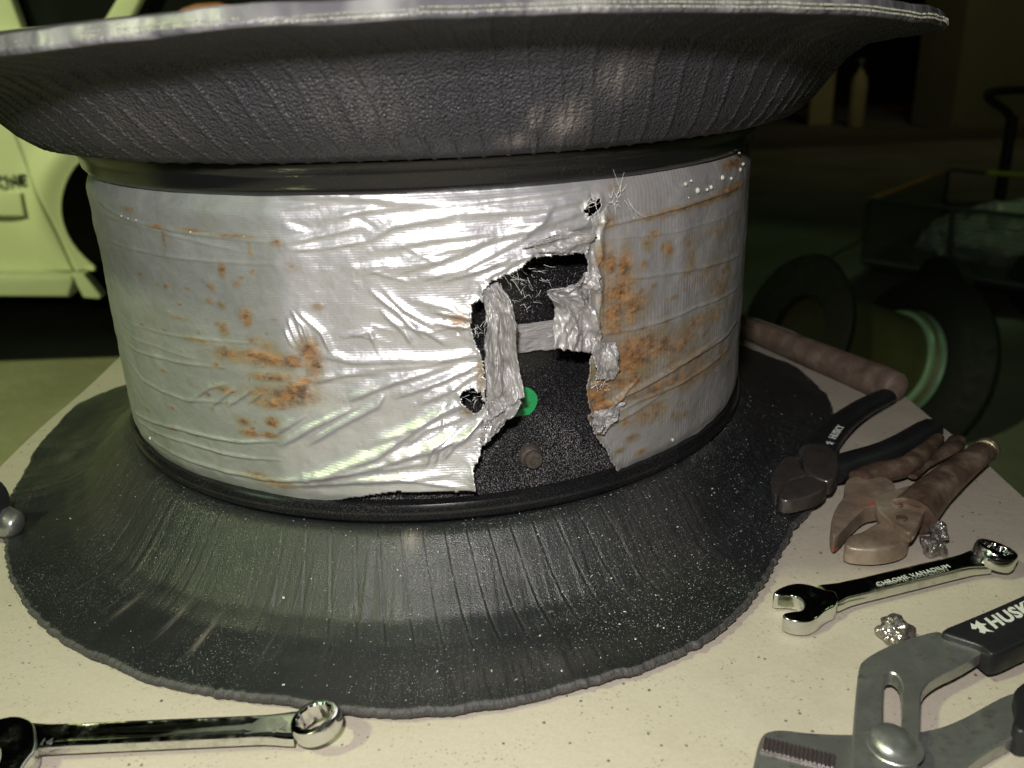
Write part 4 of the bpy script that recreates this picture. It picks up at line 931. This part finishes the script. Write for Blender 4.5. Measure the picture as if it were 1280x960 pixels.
bu = thing('wrapped_bundle', on_wall(1225, 300, 2.8), 'crinkled clear plastic wrapped bundle inside the mesh cart', 'bundle')
bm = bmesh.new(); bmesh.ops.create_icosphere(bm, subdivisions=5, radius=1)
cc = on_wall(1245, 300, 2.85)
for v_ in bm.verts:
    p = v_.co.copy(); k_ = 1+.25*mnoise.noise(p*2.0)+.10*abs(mnoise.noise(p*7)); v_.co = cc+Vector((p.x*.30, p.y*.20, p.z*.15+.03*p.x))*k_
from_bm('plastic_wrap', bm, M_wrap, bu, True)
# small bags of gear, yellow tube, crutch-like handle
yt = thing('yellow_tube', on_wall(1255, 216, 3.4), 'short yellow green tube lying behind the mesh cart', 'tube'); rod('tube_body', on_wall(1234, 216, 3.4), on_wall(1330, 222, 3.4), .013, M_yellow, yt)
hd = thing('trolley_handle', on_wall(1262, 210, 4.2), 'dark T-shaped trolley handle standing near the far wall', 'trolley')
bm = bmesh.new(); tube(bm, smooth_path([on_wall(1330, 112, 4.2), on_wall(1240, 113, 4.2), on_wall(1232, 120, 4.2), on_wall(1245, 130, 4.2), on_wall(1263, 142, 4.2), on_wall(1265, 160, 4.2)], 3), .022, 12); from_bm('handle_loop', bm, M_dark, hd, True)
p = on_wall(1266, 145, 4.2); rod('upright', p, Vector((p.x, p.y, -.70)), .03, M_dark, hd)
bm = bmesh.new(); box(bm, p.x-.2, p.x+.2, p.y-.1, p.y+.2, -.748, -.70); from_bm('base_plate', bm, M_dark, hd)
# far pillar, wall, door board, gas cylinder
def block(name, pxl, pxr, Yb, ztop, depth, mat, label, cat, base=-.75):
    a = on_wall(pxl, 150, Yb); b = on_wall(pxr, 150, Yb); t_ = thing(name, ((a.x+b.x)/2, Yb, base), label, cat)
    bm = bmesh.new(); box(bm, a.x, b.x, Yb, Yb+depth, base+.001, ztop); bmesh.ops.bevel(bm, geom=bm.edges[:], offset=.01, segments=2, affect='EDGES'); return t_, bm
t_, bm = block('masonry_pillar', 1190, 1420, 8.3, 3.2, .8, M_wall, 'broad dull plaster pillar at the far right in the dark', 'pillar'); from_bm('shaft', bm, M_wall, t_, True)
bm = bmesh.new(); box(bm, t_.location.x-.95, t_.location.x+.95, 8.22, 9.16, -.749, -.66); from_bm('plinth', bm, M_wall, t_)
t_, bm = block('door_board', 1012, 1040, 9.5, 1.4, .08, M_board, 'pale upright door board leaning in the far doorway', 'board'); from_bm('panel', bm, M_board, t_, True)
p = on_wall(1070, 150, 9.2); gc = thing('gas_cylinder', (p.x, p.y, -.75), 'pale upright gas cylinder beside the far door board', 'gas cylinder')
from_bm('bottle', cap_lathe(lathe([(.075, .0), (.085, .02), (.085, .44), (.07, .52), (.03, .58), (.025, .60)], 32, (p.x, p.y, -.749))), M_board, gc, True)
from_bm('valve', cap_lathe(lathe([(.02, .60), (.02, .66), (.045, .67), (.045, .70), (.01, .71)], 16, (p.x, p.y, -.749))), M_steel, gc, True)
fw = thing('far_wall', (0, 12, -.75), 'dark unlit wall far behind everything', 'wall'); bm = bmesh.new(); box(bm, -14, 18, 12, 12.3, -.749, 6); from_bm('wall_face', bm, M_dark, fw)
# pavement step in the far right and a tiny red lamp
bm = bmesh.new(); box(bm, .6, 9, 7.6, 7.9, -.749, -.66); tag(from_bm('kerb', bm, simple('kerb_stone', (.16, .13, .09), .8), None), kind='structure')
p = on_wall(1155, 98, 11.5); rl = thing('red_indicator_lamp', (p.x, 11.5, p.z), 'tiny glowing red lamp in the far darkness', 'lamp')
k = NT('red_glow'); k.b.inputs['Emission Color'].default_value = (1, .05, .12, 1); k.b.inputs['Emission Strength'].default_value = 2.0
bm = bmesh.new(); bmesh.ops.create_icosphere(bm, subdivisions=2, radius=.03, matrix=Matrix.Translation(p)); from_bm('bulb', bm, k.m, rl, True)
bm = bmesh.new(); box(bm, p.x-.06, p.x+.06, 11.54, 11.99, p.z-.06, p.z+.06); from_bm('housing', bm, M_dark, rl)
